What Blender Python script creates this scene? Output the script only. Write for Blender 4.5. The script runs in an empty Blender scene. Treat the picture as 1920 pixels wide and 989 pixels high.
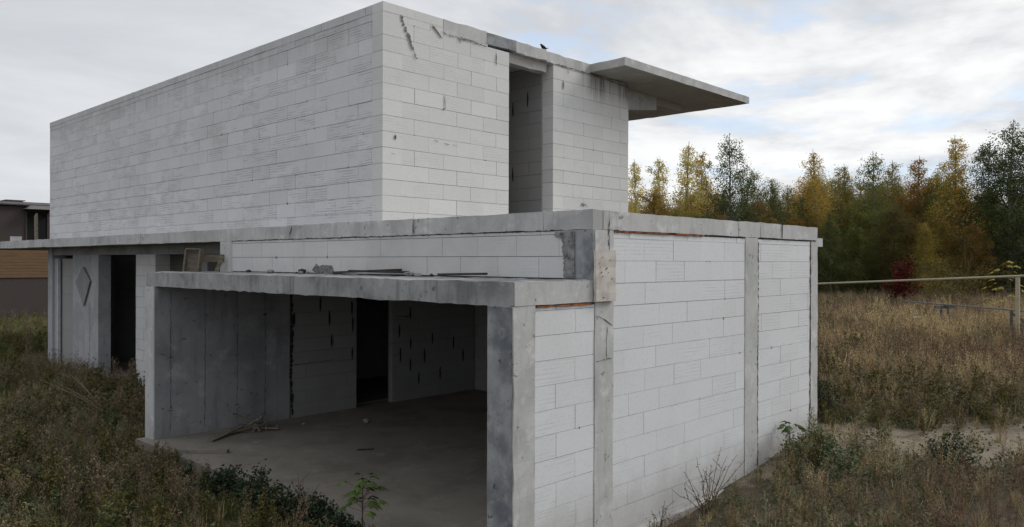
import bpy, math, random
import numpy as np
from mathutils import Matrix, Vector

rad = math.radians
random.seed(7)
rng = np.random.default_rng(11)
SC = bpy.context.scene
COL = SC.collection

# ------------------------------------------------------------------ camera
YAW, PITCH, ROLL, FPX = 0.7594, -0.0025, 0.0029, 1484.7
EYE = 3.0
cd = bpy.data.cameras.new('camera')
cam = bpy.data.objects.new('camera', cd)
COL.objects.link(cam)
SC.camera = cam
_F = Vector((math.cos(YAW) * math.cos(PITCH), math.sin(YAW) * math.cos(PITCH), math.sin(PITCH)))
_R = Vector((math.sin(YAW), -math.cos(YAW), 0))
_U = _R.cross(_F)
_R2 = _R * math.cos(ROLL) + _U * math.sin(ROLL)
_U2 = _U * math.cos(ROLL) - _R * math.sin(ROLL)
m4 = Matrix((_R2, _U2, -_F)).transposed().to_4x4()
m4.translation = Vector((0, 0, EYE))
cam.matrix_world = m4
cd.sensor_width = 36
cd.lens = FPX / 1920 * 36
cd.clip_start = 0.1
cd.clip_end = 2000

# ------------------------------------------------------------------ world, sun, exposure
SUN_AZ, SUN_EL = rad(-30), rad(38)          # azimuth from +X towards +Y
w = bpy.data.worlds.new('World')
SC.world = w
w.use_nodes = True
nt = w.node_tree
nt.nodes.clear()


class NB:
    """small node builder"""
    def __init__(s, tree):
        s.t = tree

    def n(s, kind, **kw):
        nd = s.t.nodes.new(kind)
        for k, v in kw.items():
            if k == 'inp':
                for a, b in v.items():
                    if hasattr(b, 'is_output') or isinstance(b, bpy.types.NodeSocket):
                        s.t.links.new(b, nd.inputs[a])
                    else:
                        nd.inputs[a].default_value = b
            else:
                setattr(nd, k, v)
        return nd

    def math(s, op, a, b=None, c=None, clamp=False):
        nd = s.t.nodes.new('ShaderNodeMath')
        nd.operation = op
        nd.use_clamp = clamp
        for i, v in enumerate((a, b, c)):
            if v is None:
                continue
            if isinstance(v, bpy.types.NodeSocket):
                s.t.links.new(v, nd.inputs[i])
            else:
                nd.inputs[i].default_value = v
        return nd.outputs[0]

    def ss(s, x, lo, hi, a=0.0, b=1.0):
        nd = s.n('ShaderNodeMapRange', interpolation_type='SMOOTHSTEP')
        nd.inputs['From Min'].default_value = lo
        nd.inputs['From Max'].default_value = hi
        nd.inputs['To Min'].default_value = a
        nd.inputs['To Max'].default_value = b
        s.t.links.new(x, nd.inputs['Value'])
        return nd.outputs[0]

    def mix(s, f, a, b, blend='MIX'):
        nd = s.n('ShaderNodeMix', data_type='RGBA', blend_type=blend)
        nd.clamp_factor = True
        for k, v in ((0, f), (6, a), (7, b)):
            if isinstance(v, bpy.types.NodeSocket):
                s.t.links.new(v, nd.inputs[k])
            else:
                if k and len(v) == 3:
                    v = (*v, 1)
                nd.inputs[k].default_value = v
        return nd.outputs[2]

    def noise(s, vec, scale, detail=4, rough=.55, dist=0.0, out=0):
        nd = s.n('ShaderNodeTexNoise')
        nd.inputs['Scale'].default_value = scale
        nd.inputs['Detail'].default_value = detail
        nd.inputs['Roughness'].default_value = rough
        nd.inputs['Distortion'].default_value = dist
        s.t.links.new(vec, nd.inputs['Vector'])
        return nd.outputs[out]

    def mapping(s, vec, scale=(1, 1, 1), loc=(0, 0, 0), rot=(0, 0, 0)):
        nd = s.n('ShaderNodeMapping')
        nd.inputs['Scale'].default_value = scale
        nd.inputs['Location'].default_value = loc
        nd.inputs['Rotation'].default_value = rot
        s.t.links.new(vec, nd.inputs['Vector'])
        return nd.outputs[0]


b = NB(nt)
sky = b.n('ShaderNodeTexSky', sky_type='NISHITA')
sky.sun_disc = False
sky.sun_elevation = SUN_EL
sky.sun_rotation = math.pi / 2 - SUN_AZ
sky.dust_density = 1.5
tc = b.n('ShaderNodeTexCoord')
sep = b.n('ShaderNodeSeparateXYZ', inp={0: tc.outputs['Generated']})
den = b.math('ADD', b.math('MAXIMUM', sep.outputs[2], 0.0), 0.13)
px_ = b.math('DIVIDE', sep.outputs[0], den)
py_ = b.math('DIVIDE', sep.outputs[1], den)
cv = b.n('ShaderNodeCombineXYZ', inp={0: px_, 1: py_, 2: 0.0}).outputs[0]
big = b.noise(b.mapping(cv, (1, 1, 1), (3.1, 1.7, 0)), 0.38, 6, .58, .5)
mid = b.noise(b.mapping(cv, (1, 1, 1), (8.3, 2.2, 4)), 1.1, 7, .62, .3)
wisp = b.noise(b.mapping(cv, (1.0, 1.0, 1), (1.3, 5.2, 9)), 2.6, 5, .6, .2)
# brightness of the glow round the hidden sun
sv = b.n('ShaderNodeVectorMath', operation='DOT_PRODUCT')
nt.links.new(tc.outputs['Generated'], sv.inputs[0])
sv.inputs[1].default_value = (math.cos(rad(8)) * math.cos(rad(24)), math.sin(rad(8)) * math.cos(rad(24)), math.sin(rad(24)))
glow = b.ss(sv.outputs['Value'], 0.55, 1.0)
shade = b.math('ADD', b.math('MULTIPLY', big, .6), b.math('MULTIPLY', mid, .4))
cl = b.mix(b.ss(shade, .38, .62), (5.3, 5.5, 5.85), (6.6, 6.75, 7.0))
cl = b.mix(b.math('MULTIPLY', glow, b.ss(shade, .42, .58)), cl, (9.0, 9.05, 9.0))
cover = b.math('ADD', b.math('MULTIPLY', mid, .55), b.math('MULTIPLY', wisp, .45))
hole = b.math('MULTIPLY', b.ss(cover, .50, .40), b.ss(sv.outputs['Value'], .60, .86))
hole = b.math('MULTIPLY', hole, 0.6)
sk2 = b.mix(.55, b.n('ShaderNodeMixRGB', blend_type='MULTIPLY', inp={0: 1.0, 1: sky.outputs[0], 2: (1.4, 1.4, 1.4, 1)}).outputs[0], (6.0, 7.6, 9.8))
skc = b.mix(hole, cl, sk2)
bg = b.n('ShaderNodeBackground', inp={0: skc, 1: 0.1})
wo = b.n('ShaderNodeOutputWorld')
nt.links.new(bg.outputs[0], wo.inputs[0])

sl = bpy.data.lights.new('sun', 'SUN')
sl.energy = 1.15
sl.angle = rad(24)
sl.color = (1.0, 0.96, 0.9)
so = bpy.data.objects.new('sun', sl)
COL.objects.link(so)
sd = Vector((math.cos(SUN_AZ) * math.cos(SUN_EL), math.sin(SUN_AZ) * math.cos(SUN_EL), math.sin(SUN_EL)))
so.rotation_euler = sd.to_track_quat('Z', 'Y').to_euler()
so.location = sd * 60

SC.view_settings.view_transform = 'Standard'
SC.view_settings.look = 'None'
SC.view_settings.exposure = 0.22
SC.view_settings.gamma = 1.0
SC.view_settings.use_curve_mapping = False
SC.render.engine = 'CYCLES'
SC.cycles.max_bounces = 6
SC.cycles.diffuse_bounces = 4
SC.cycles.use_denoising = True


# ------------------------------------------------------------------ materials
def new_mat(name):
    m = bpy.data.materials.new(name)
    m.use_nodes = True
    t = m.node_tree
    t.nodes.clear()
    nb = NB(t)
    out = nb.n('ShaderNodeOutputMaterial')
    bs = nb.n('ShaderNodeBsdfPrincipled')
    bs.inputs['Roughness'].default_value = .85
    bs.inputs['Specular IOR Level'].default_value = .25
    t.links.new(bs.outputs[0], out.inputs[0])
    return m, nb, bs


def bump(nb, bs, h, strength=.4, dist=.01):
    bp = nb.n('ShaderNodeBump')
    bp.inputs['Strength'].default_value = strength
    bp.inputs['Distance'].default_value = dist
    nb.t.links.new(h, bp.inputs['Height'])
    nb.t.links.new(bp.outputs[0], bs.inputs['Normal'])


def mat_block(name, base=(.60, .61, .62), tv=.10, streak=None, grime=.12, scored=1.0, foot=None):
    m, nb, bs = new_mat(name)
    oc = nb.n('ShaderNodeTexCoord').outputs['Object']
    tone = nb.n('ShaderNodeAttribute', attribute_name='tone').outputs['Fac']
    scr = nb.n('ShaderNodeAttribute', attribute_name='scored').outputs['Fac']
    big = nb.noise(oc, .7, 5, .6)
    fine = nb.noise(oc, 26, 5, .65)
    c = nb.mix(tone, tuple(x * (1 - tv) for x in base), tuple(min(1, x * (1 + tv * .7)) for x in base))
    c = nb.mix(nb.math('MULTIPLY', nb.ss(big, .45, .75), grime * 3), c, (.36, .35, .32))
    c = nb.mix(nb.math('MULTIPLY', nb.ss(fine, .45, .8), .25), c, (.38, .38, .37))
    # scoring left by the saw: fine horizontal lines on some blocks
    sx = nb.n('ShaderNodeSeparateXYZ', inp={0: oc})
    wob = nb.noise(nb.mapping(oc, (1.2, 1.2, 9)), 1.0, 3, .6)
    ph = nb.math('ADD', nb.math('MULTIPLY', sx.outputs[2], 150.0), nb.math('MULTIPLY', wob, 7.0))
    ln = nb.math('SINE', ph)
    ln = nb.ss(ln, .1, 1.0)
    patch = nb.ss(nb.noise(nb.mapping(oc, (1.4, 1.4, 5)), 1.6, 3, .6), .42, .60)
    lf = nb.math('MULTIPLY', nb.math('MULTIPLY', ln, scr), nb.math('MULTIPLY', patch, .36 * scored))
    c = nb.mix(lf, c, (.25, .26, .27))
    # hairline marks
    hm = nb.noise(nb.mapping(oc, (2.2, 2.2, 40)), 1.0, 2, .5)
    c = nb.mix(nb.ss(hm, .70, .78, 0, .18), c, (.32, .32, .32))
    if streak:
        x0, x1, z0, z1, fac = streak
        st = nb.noise(nb.mapping(oc, (7, 7, .35)), 1.0, 4, .7)
        kx = nb.ss(sx.outputs[0], x0, x1)
        kz = nb.ss(nb.math('ADD', sx.outputs[2], nb.math('MULTIPLY', st, .35)), z0 + .12, z1 + .12)
        c = nb.mix(nb.math('MULTIPLY', nb.math('MULTIPLY', kx, kz), nb.ss(st, .35, .62, .15, fac)), c, (.12, .11, .10))
    if foot:
        n2 = nb.noise(oc, 2.5, 5, .65)
        kz = nb.ss(nb.math('ADD', sx.outputs[2], nb.math('MULTIPLY', n2, -.9)), foot[0] - .5, foot[1] - .5, 1, 0)
        c = nb.mix(nb.math('MULTIPLY', kz, foot[2]), c, (.22, .20, .16))
    nb.t.links.new(c, bs.inputs['Base Color'])
    h = nb.math('SUBTRACT', nb.math('MULTIPLY', fine, .5), nb.math('MULTIPLY', lf, 2.0))
    bump(nb, bs, h, .35, .004)
    return m


def mat_concrete(name, base=(.30, .30, .29), dark=(.13, .135, .14), amount=.5, sc=1.0, streaks=.5, light=None):
    m, nb, bs = new_mat(name)
    oc = nb.n('ShaderNodeTexCoord').outputs['Object']
    a = nb.noise(oc, 1.1 * sc, 7, .62, .3)
    a2 = nb.noise(nb.mapping(oc, (1, 1, 1), (5, 3, 8)), 3.3 * sc, 6, .65)
    st = nb.noise(nb.mapping(oc, (4, 4, .5)), 1.3 * sc, 5, .65, .3)
    fine = nb.noise(oc, 30, 5, .7)
    c = nb.mix(nb.math('MULTIPLY', nb.ss(a, .42, .66), amount), base, dark)
    c = nb.mix(nb.math('MULTIPLY', nb.ss(st, .5, .68), streaks * .6), c, dark)
    lt = light or tuple(min(1, x * 1.45) for x in base)
    c = nb.mix(nb.ss(a2, .52, .74, 0, .6), c, lt)
    pit = nb.ss(nb.noise(oc, 13, 3, .5), .66, .73)
    c = nb.mix(nb.math('MULTIPLY', pit, .6), c, tuple(x * .4 for x in dark))
    c = nb.mix(nb.ss(fine, .4, .8, 0, .3), c, tuple(x * .7 for x in base))
    nb.t.links.new(c, bs.inputs['Base Color'])
    h = nb.math('SUBTRACT', nb.math('ADD', nb.math('MULTIPLY', a2, 1.2), nb.math('MULTIPLY', fine, .4)), pit)
    bump(nb, bs, h, .5, .008)
    return m


def mat_plain(name, col, rough=.85, var=.3, sc=6.0, metal=0.0, stretch=(1, 1, 1), dark=None):
    m, nb, bs = new_mat(name)
    oc = nb.n('ShaderNodeTexCoord').outputs['Object']
    n1 = nb.noise(nb.mapping(oc, stretch), sc, 5, .65)
    d = dark or tuple(x * .5 for x in col)
    c = nb.mix(nb.ss(n1, .4, .7, 0, var * 2), col, d)
    nb.t.links.new(c, bs.inputs['Base Color'])
    bs.inputs['Roughness'].default_value = rough
    bs.inputs['Metallic'].default_value = metal
    bump(nb, bs, n1, .3, .004)
    return m


def mat_foliage(name, cols, rough=.75, by_object=False):
    """cols = list of colours picked per plant (or per leaf)"""
    m, nb, bs = new_mat(name)
    tone = nb.n('ShaderNodeAttribute', attribute_name='tone').outputs['Fac']
    oi = nb.n('ShaderNodeObjectInfo')
    if by_object:
        c0 = oi.outputs['Color']
        c = nb.mix(tone, nb.mix(1.0, c0, (.68, .7, .68), 'MULTIPLY'), nb.mix(1.0, c0, (1.35, 1.3, 1.2), 'MULTIPLY'))
    else:
        v = nb.math('FRACT', nb.math('ADD', oi.outputs['Random'], nb.math('MULTIPLY', tone, .35)))
        r = nb.n('ShaderNodeValToRGB')
        cr = r.color_ramp
        k = len(cols)
        cr.elements[0].position = 0
        cr.elements[0].color = (*cols[0], 1)
        cr.elements[1].position = 1
        cr.elements[1].color = (*cols[-1], 1)
        for i in range(1, k - 1):
            e = cr.elements.new(i / (k - 1))
            e.color = (*cols[i], 1)
        nb.t.links.new(v, r.inputs[0])
        br = nb.math('MULTIPLY_ADD', tone, .9, .55)
        c = nb.n('ShaderNodeVectorMath', operation='SCALE', inp={0: r.outputs[0], 'Scale': br}).outputs[0]
    nb.t.links.new(c, bs.inputs['Base Color'])
    bs.inputs['Roughness'].default_value = rough
    bs.inputs['Specular IOR Level'].default_value = .15
    if by_object:
        tl = nb.n('ShaderNodeBsdfTranslucent', inp={0: c})
        ms = nb.n('ShaderNodeMixShader', inp={0: .48})
        nb.t.links.new(bs.outputs[0], ms.inputs[1])
        nb.t.links.new(tl.outputs[0], ms.inputs[2])
        out = [x for x in nb.t.nodes if x.type == 'OUTPUT_MATERIAL'][0]
        nb.t.links.new(ms.outputs[0], out.inputs[0])
    return m


M = {}
M['block_left'] = mat_block('aerated_block_weathered', (.70, .71, .73), streak=(0, 1, 6.35, 6.95, .24), grime=.065, scored=1.5, tv=.08)
M['block_front'] = mat_block('aerated_block_front', (.69, .69, .68), streak=(12.2, 13.0, 6.25, 6.75, .85), grime=.05, scored=.5, tv=.06)
M['block_right'] = mat_block('aerated_block_clean', (.74, .75, .765), grime=.04, scored=.45, tv=.035, foot=(.0, .9, .45))
M['block_band'] = mat_block('aerated_block_band', (.63, .63, .63), grime=.12, scored=.4, tv=.06)
M['block_shaded'] = mat_block('aerated_block_shaded', (.31, .31, .31), grime=.2, scored=.3, tv=.06)  # same block darkened: indoor shade is put into the base colour
M['mortar'] = mat_plain('mortar_joint', (.10, .10, .10), var=.2)
M['cap'] = mat_concrete('concrete_slab_edge', (.54, .54, .54), (.27, .27, .265), .5, 1.2, .6)
M['cap_right'] = mat_concrete('concrete_slab_edge_pale', (.54, .54, .535), (.30, .30, .29), .4, 1.2, .5)
M['canopy'] = mat_concrete('concrete_canopy_stained', (.35, .36, .365), (.13, .135, .145), .8, 1.2, 1.0, light=(.50, .50, .49))
M['column'] = mat_concrete('concrete_column', (.54, .54, .53), (.31, .31, .31), .45, 1.5, .5)
M['column_dark'] = mat_concrete('concrete_column_mottled', (.33, .34, .35), (.12, .13, .15), .9, 1.6, .3, light=(.46, .47, .46))
M['wall_conc'] = mat_concrete('concrete_cast_wall', (.33, .335, .35), (.15, .155, .165), .6, .8, .8)
M['recess_conc'] = mat_concrete('concrete_recess', (.40, .41, .43), (.22, .22, .23), .4, .9, .5)
M['floor'] = mat_concrete('concrete_floor_dusty', (.265, .24, .21), (.17, .152, .13), .7, .9, .0)
M['soffit'] = mat_concrete('concrete_soffit', (.42, .41, .39), (.27, .26, .25), .4, .8, .2)
M['render'] = mat_plain('grey_mortar_patch', (.30, .305, .305), var=.6, sc=7, dark=(.085, .09, .09))
M['foam'] = mat_plain('orange_foam', (.38, .13, .035), var=.5, sc=14, dark=(.08, .04, .03))
M['gap'] = mat_plain('empty_joint', (.035, .035, .035), var=.2)
M['stain'] = mat_plain('soot_stain', (.24, .235, .23), var=.6, sc=25, dark=(.08, .08, .08))
M['board'] = mat_plain('weathered_board', (.20, .17, .125), var=.5, sc=3, stretch=(2, 2, 12))
M['board_dark'] = mat_plain('dark_wet_board', (.065, .055, .045), var=.5, sc=5)
M['board_back'] = mat_plain('grey_brown_board', (.21, .185, .15), var=.4, sc=4, stretch=(2, 2, 8))
M['ply'] = mat_plain('formwork_plywood', (.62, .58, .53), var=.22, sc=7, dark=(.27, .22, .18))
M['diamond'] = mat_concrete('grey_panel', (.28, .285, .29), (.17, .17, .17), .5, 2.0, .2)
M['brick_dark'] = mat_plain('dark_brown_brick', (.085, .070, .066), var=.3, sc=9, stretch=(1, 1, 6))
M['orange_wood'] = mat_plain('orange_wood_siding', (.20, .125, .07), var=.4, sc=3, stretch=(.4, .4, 14))
M['black'] = mat_plain('dark_void', (.012, .012, .013), var=.1)
M['roofmetal'] = mat_plain('grey_roof_metal', (.16, .15, .15), rough=.5, var=.2)
M['pale'] = mat_plain('pale_concrete_stub', (.55, .56, .58), var=.2)
M['pipe'] = mat_plain('cream_paint', (.42, .385, .27), rough=.5, var=.2, sc=8)
M['rail'] = mat_plain('grey_galvanised', (.13, .13, .13), rough=.6, var=.3, sc=8)
M['bucket'] = mat_plain('bluish_bucket', (.22, .25, .27), rough=.6, var=.3)
M['stone'] = mat_plain('pale_rubble', (.34, .34, .33), var=.4, sc=15)
M['bird'] = mat_plain('black_feathers', (.015, .015, .017), var=.2)
M['bark'] = mat_plain('birch_bark', (.30, .28, .25), var=.6, sc=5, stretch=(1, 1, 3), dark=(.05, .045, .04))
M['bark_dark'] = mat_plain('dark_bark', (.09, .075, .06), var=.4, sc=6)
M['stem'] = mat_plain('brown_stem', (.10, .07, .05), var=.4, sc=10)
M['straw_stem'] = mat_plain('straw_stalk', (.23, .19, .12), var=.4, sc=10)

M['tree_leaf'] = mat_foliage('tree_leaves', [], by_object=True)
M['dry_grass'] = mat_foliage('dry_grass', [(0.398, 0.306, 0.160), (0.537, 0.429, 0.230), (0.296, 0.221, 0.134), (0.451, 0.313, 0.174), (0.589, 0.500, 0.288)])
M['brown_weed'] = mat_foliage('brown_weeds', [(0.179, 0.141, 0.094), (0.275, 0.208, 0.132), (0.146, 0.130, 0.088), (0.304, 0.201, 0.127), (0.217, 0.195, 0.132)])
M['red_weed'] = mat_foliage('reddish_weeds', [(0.198, 0.113, 0.073), (0.156, 0.098, 0.070), (0.250, 0.157, 0.094)])
M['pale_stalk'] = mat_foliage('pale_stalks', [(.34, .29, .20), (.28, .23, .16), (.40, .36, .27)])
M['olive_weed'] = mat_foliage('olive_yellow_weeds', [(0.148, 0.135, 0.043), (0.194, 0.164, 0.056), (0.114, 0.119, 0.041), (0.217, 0.158, 0.070)])
M['green_grass'] = mat_foliage('green_grass', [(0.147, 0.173, 0.062), (0.212, 0.226, 0.078), (0.114, 0.131, 0.056), (0.277, 0.251, 0.105)])
M['green_weed'] = mat_foliage('green_weeds', [(0.084, 0.117, 0.053), (0.141, 0.167, 0.075), (0.182, 0.173, 0.086), (0.113, 0.140, 0.069)])
M['grey_weed'] = mat_foliage('grey_green_weeds', [(0.202, 0.203, 0.115), (0.286, 0.265, 0.147), (0.150, 0.155, 0.086), (0.369, 0.323, 0.191)])
M['bush_leaf'] = mat_foliage('dark_bush_leaves', [(0.029, 0.047, 0.026), (0.042, 0.062, 0.031), (0.026, 0.039, 0.023)])
M['sapling_leaf'] = mat_foliage('sapling_leaves', [(.075, .115, .028), (.11, .14, .032), (.055, .09, .028)])
M['yellow_leaf'] = mat_foliage('yellow_leaves', [(.33, .26, .035), (.28, .22, .04), (.22, .19, .04)])
M['red_leaf'] = mat_foliage('red_leaves', [(0.105, 0.009, 0.009), (0.075, 0.009, 0.009), (0.120, 0.015, 0.011)])


def mat_ground():
    m, nb, bs = new_mat('soil')
    oc = nb.n('ShaderNodeTexCoord').outputs['Object']
    n1 = nb.noise(oc, .35, 7, .6)
    n2 = nb.noise(oc, 3, 6, .7)
    fine = nb.noise(oc, 22, 4, .7)
    c = nb.mix(nb.ss(n1, .4, .62), (.085, .070, .048), (.13, .105, .072))
    c = nb.mix(nb.ss(n2, .5, .7, 0, .6), c, (.045, .045, .026))
    sp = nb.n('ShaderNodeSeparateXYZ', inp={0: oc})
    # bare sandy track beyond the corner of the house
    dx = nb.math('SUBTRACT', sp.outputs[0], 13.5)
    dy = nb.math('SUBTRACT', sp.outputs[1], 2.7)
    u = nb.math('ADD', nb.math('MULTIPLY', dx, .70), nb.math('MULTIPLY', dy, .71))
    v = nb.math('SUBTRACT', nb.math('MULTIPLY', dx, .71), nb.math('MULTIPLY', dy, .70))
    d = nb.math('ADD', nb.math('POWER', nb.math('ABSOLUTE', nb.math('DIVIDE', u, 1.35)), 2.0),
                nb.math('POWER', nb.math('ABSOLUTE', nb.math('DIVIDE', v, 4.6)), 2.0))
    d = nb.math('ADD', d, nb.math('MULTIPLY', nb.math('SUBTRACT', n2, .5), 4.5))
    k = nb.ss(d, 1.7, .4)
    sand = nb.mix(nb.ss(n2, .4, .7), (.27, .225, .165), (.16, .13, .095))
    c = nb.mix(k, c, sand)
    c = nb.mix(nb.ss(fine, .45, .75, 0, .5), c, (.05, .04, .03))
    nb.t.links.new(c, bs.inputs['Base Color'])
    bump(nb, bs, nb.math('ADD', n2, nb.math('MULTIPLY', fine, .5)), .8, .05)
    return m


M['ground'] = mat_ground()


# ------------------------------------------------------------------ mesh helpers
class MB:
    def __init__(s):
        s.v, s.f, s.tone, s.scr, s.mi, s.marks = [], [], [], [], [], []

    def face(s, idx, tone=.5, scr=0.0, mi=0):
        s.f.append(idx)
        s.tone.append(tone)
        s.scr.append(scr)
        s.mi.append(mi)

    def hexa(s, P, tone=.5, scr=0.0, mi=0):
        """P: 8 points, bottom loop then top loop"""
        o = len(s.v)
        s.v += [tuple(p) for p in P]
        for q in ((0, 3, 2, 1), (4, 5, 6, 7), (0, 1, 5, 4), (1, 2, 6, 5), (2, 3, 7, 6), (3, 0, 4, 7)):
            s.face(tuple(o + i for i in q), tone, scr, mi)

    def box(s, x0, x1, y0, y1, z0, z1, tone=.5, scr=0.0, mi=0):
        s.hexa([(x0, y0, z0), (x1, y0, z0), (x1, y1, z0), (x0, y1, z0),
                (x0, y0, z1), (x1, y0, z1), (x1, y1, z1), (x0, y1, z1)], tone, scr, mi)

    def obox(s, c, ax, ay, az, lx, ly, lz, tone=.5, mi=0):
        """oriented box: centre c, unit axes, full lengths"""
        c, ax, ay, az = Vector(c), Vector(ax).normalized(), Vector(ay).normalized(), Vector(az).normalized()
        P = []
        for k in (-1, 1):
            for i, j in ((-1, -1), (1, -1), (1, 1), (-1, 1)):
                P.append(c + ax * i * lx / 2 + ay * j * ly / 2 + az * k * lz / 2)
        s.hexa(P, tone, 0, mi)

    def bar(s, a, c, wd, th, up=(0, 0, 1), tone=.5, mi=0):
        a, c = Vector(a), Vector(c)
        d = c - a
        y = Vector(up).cross(d)
        if y.length < 1e-5:
            y = Vector((1, 0, 0)).cross(d)
        s.obox((a + c) / 2, d, y, d.cross(y), d.length, wd, th, tone, mi)

    def tube(s, pts, radii, n=6, tone=.5, mi=0, cap=True):
        pts = [Vector(p) for p in pts]
        rings = []
        for i, p in enumerate(pts):
            d = (pts[min(i + 1, len(pts) - 1)] - pts[max(i - 1, 0)]).normalized()
            a = d.orthogonal().normalized() if i == 0 else (s._a - d * s._a.dot(d)).normalized()
            s._a = a
            c = d.cross(a)
            o = len(s.v)
            for k in range(n):
                t = 2 * math.pi * k / n
                s.v.append(tuple(p + (a * math.cos(t) + c * math.sin(t)) * radii[i]))
            rings.append(o)
        for i in range(len(rings) - 1):
            for k in range(n):
                k2 = (k + 1) % n
                s.face((rings[i] + k, rings[i] + k2, rings[i + 1] + k2, rings[i + 1] + k), tone, 0, mi)
        if cap:
            s.face(tuple(rings[0] + k for k in reversed(range(n))), tone, 0, mi)
            s.face(tuple(rings[-1] + k for k in range(n)), tone, 0, mi)

    def poly(s, pts, tone=.5, mi=0):
        o = len(s.v)
        s.v += [tuple(p) for p in pts]
        s.face(tuple(range(o, o + len(pts))), tone, 0, mi)

    def slab(s, pts, n, th, tone=.5, mi=0):
        """extruded polygon: outline pts, direction n, thickness"""
        n = Vector(n).normalized() * th
        o = len(s.v)
        k = len(pts)
        s.v += [tuple(Vector(p)) for p in pts] + [tuple(Vector(p) + n) for p in pts]
        s.face(tuple(o + k + i for i in range(k)), tone, 0, mi)
        s.face(tuple(o + i for i in reversed(range(k))), tone, 0, mi)
        for i in range(k):
            j = (i + 1) % k
            s.face((o + i, o + j, o + k + j, o + k + i), tone, 0, mi)

    def mesh(s, name):
        me = bpy.data.meshes.new(name)
        me.from_pydata(s.v, [], s.f)
        a = me.attributes.new('tone', 'FLOAT', 'FACE')
        a.data.foreach_set('value', np.array(s.tone, dtype=np.float32))
        if any(s.scr):
            a = me.attributes.new('scored', 'FLOAT', 'FACE')
            a.data.foreach_set('value', np.array(s.scr, dtype=np.float32))
        if any(s.mi):
            me.polygons.foreach_set('material_index', np.array(s.mi, dtype=np.int32))
        me.update()
        return me

    def build(s, name, mat, parent=None):
        me = s.mesh(name)
        for mm in (mat if isinstance(mat, (list, tuple)) else [mat]):
            me.materials.append(mm)
        o = bpy.data.objects.new(name, me)
        COL.objects.link(o)
        if parent:
            o.parent = parent
            o.matrix_parent_inverse = parent.matrix_world.inverted()
        return o


def tag(o, label=None, cat=None, group=None, kind=None):
    if label:
        o['label'] = label
    if cat:
        o['category'] = cat
    if group:
        o['group'] = group
    if kind:
        o['kind'] = kind
    return o


def empty(name, loc=(0, 0, 0), rz=0):
    o = bpy.data.objects.new(name, None)
    o.empty_display_size = .3
    o.location = loc
    o.rotation_euler.z = rz
    COL.objects.link(o)
    o.matrix_world = Matrix.Translation(Vector(loc)) @ Matrix.Rotation(rz, 4, 'Z')
    return o


def build_each(mb, name, mat, parent):
    """one object for every mark drawn into the builder"""
    mk = mb.marks + [(len(mb.v), len(mb.f))]
    for (v0, f0), (v1, f1) in zip(mk[:-1], mk[1:]):
        p = MB()
        p.v = mb.v[v0:v1]
        for k in range(f0, f1):
            p.face(tuple(i - v0 for i in mb.f[k]), mb.tone[k])
        p.build(name, mat, parent)


def rough_edges(ob, seg=.12, amp=.008, seed=1):
    """cut a concrete piece into segments and make its arrises uneven"""
    import bmesh
    me = ob.data
    bm = bmesh.new()
    bm.from_mesh(me)
    for ax in (0, 1, 2):
        nrm = [0, 0, 0]
        nrm[ax] = 1
        lo = min(v.co[ax] for v in bm.verts)
        hi = max(v.co[ax] for v in bm.verts)
        if hi - lo < .5:
            continue
        k = int((hi - lo) / seg)
        for i in range(1, k):
            co = [0, 0, 0]
            co[ax] = lo + (hi - lo) * i / k
            bmesh.ops.bisect_plane(bm, geom=bm.verts[:] + bm.edges[:] + bm.faces[:], plane_co=co, plane_no=nrm)
    r = random.Random(seed)
    for v in bm.verts:
        v.co += Vector((r.uniform(-1, 1), r.uniform(-1, 1), r.uniform(-1, 1))) * amp * (1 if r.random() < .85 else 2.0)
    bm.to_mesh(me)
    bm.free()


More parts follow.
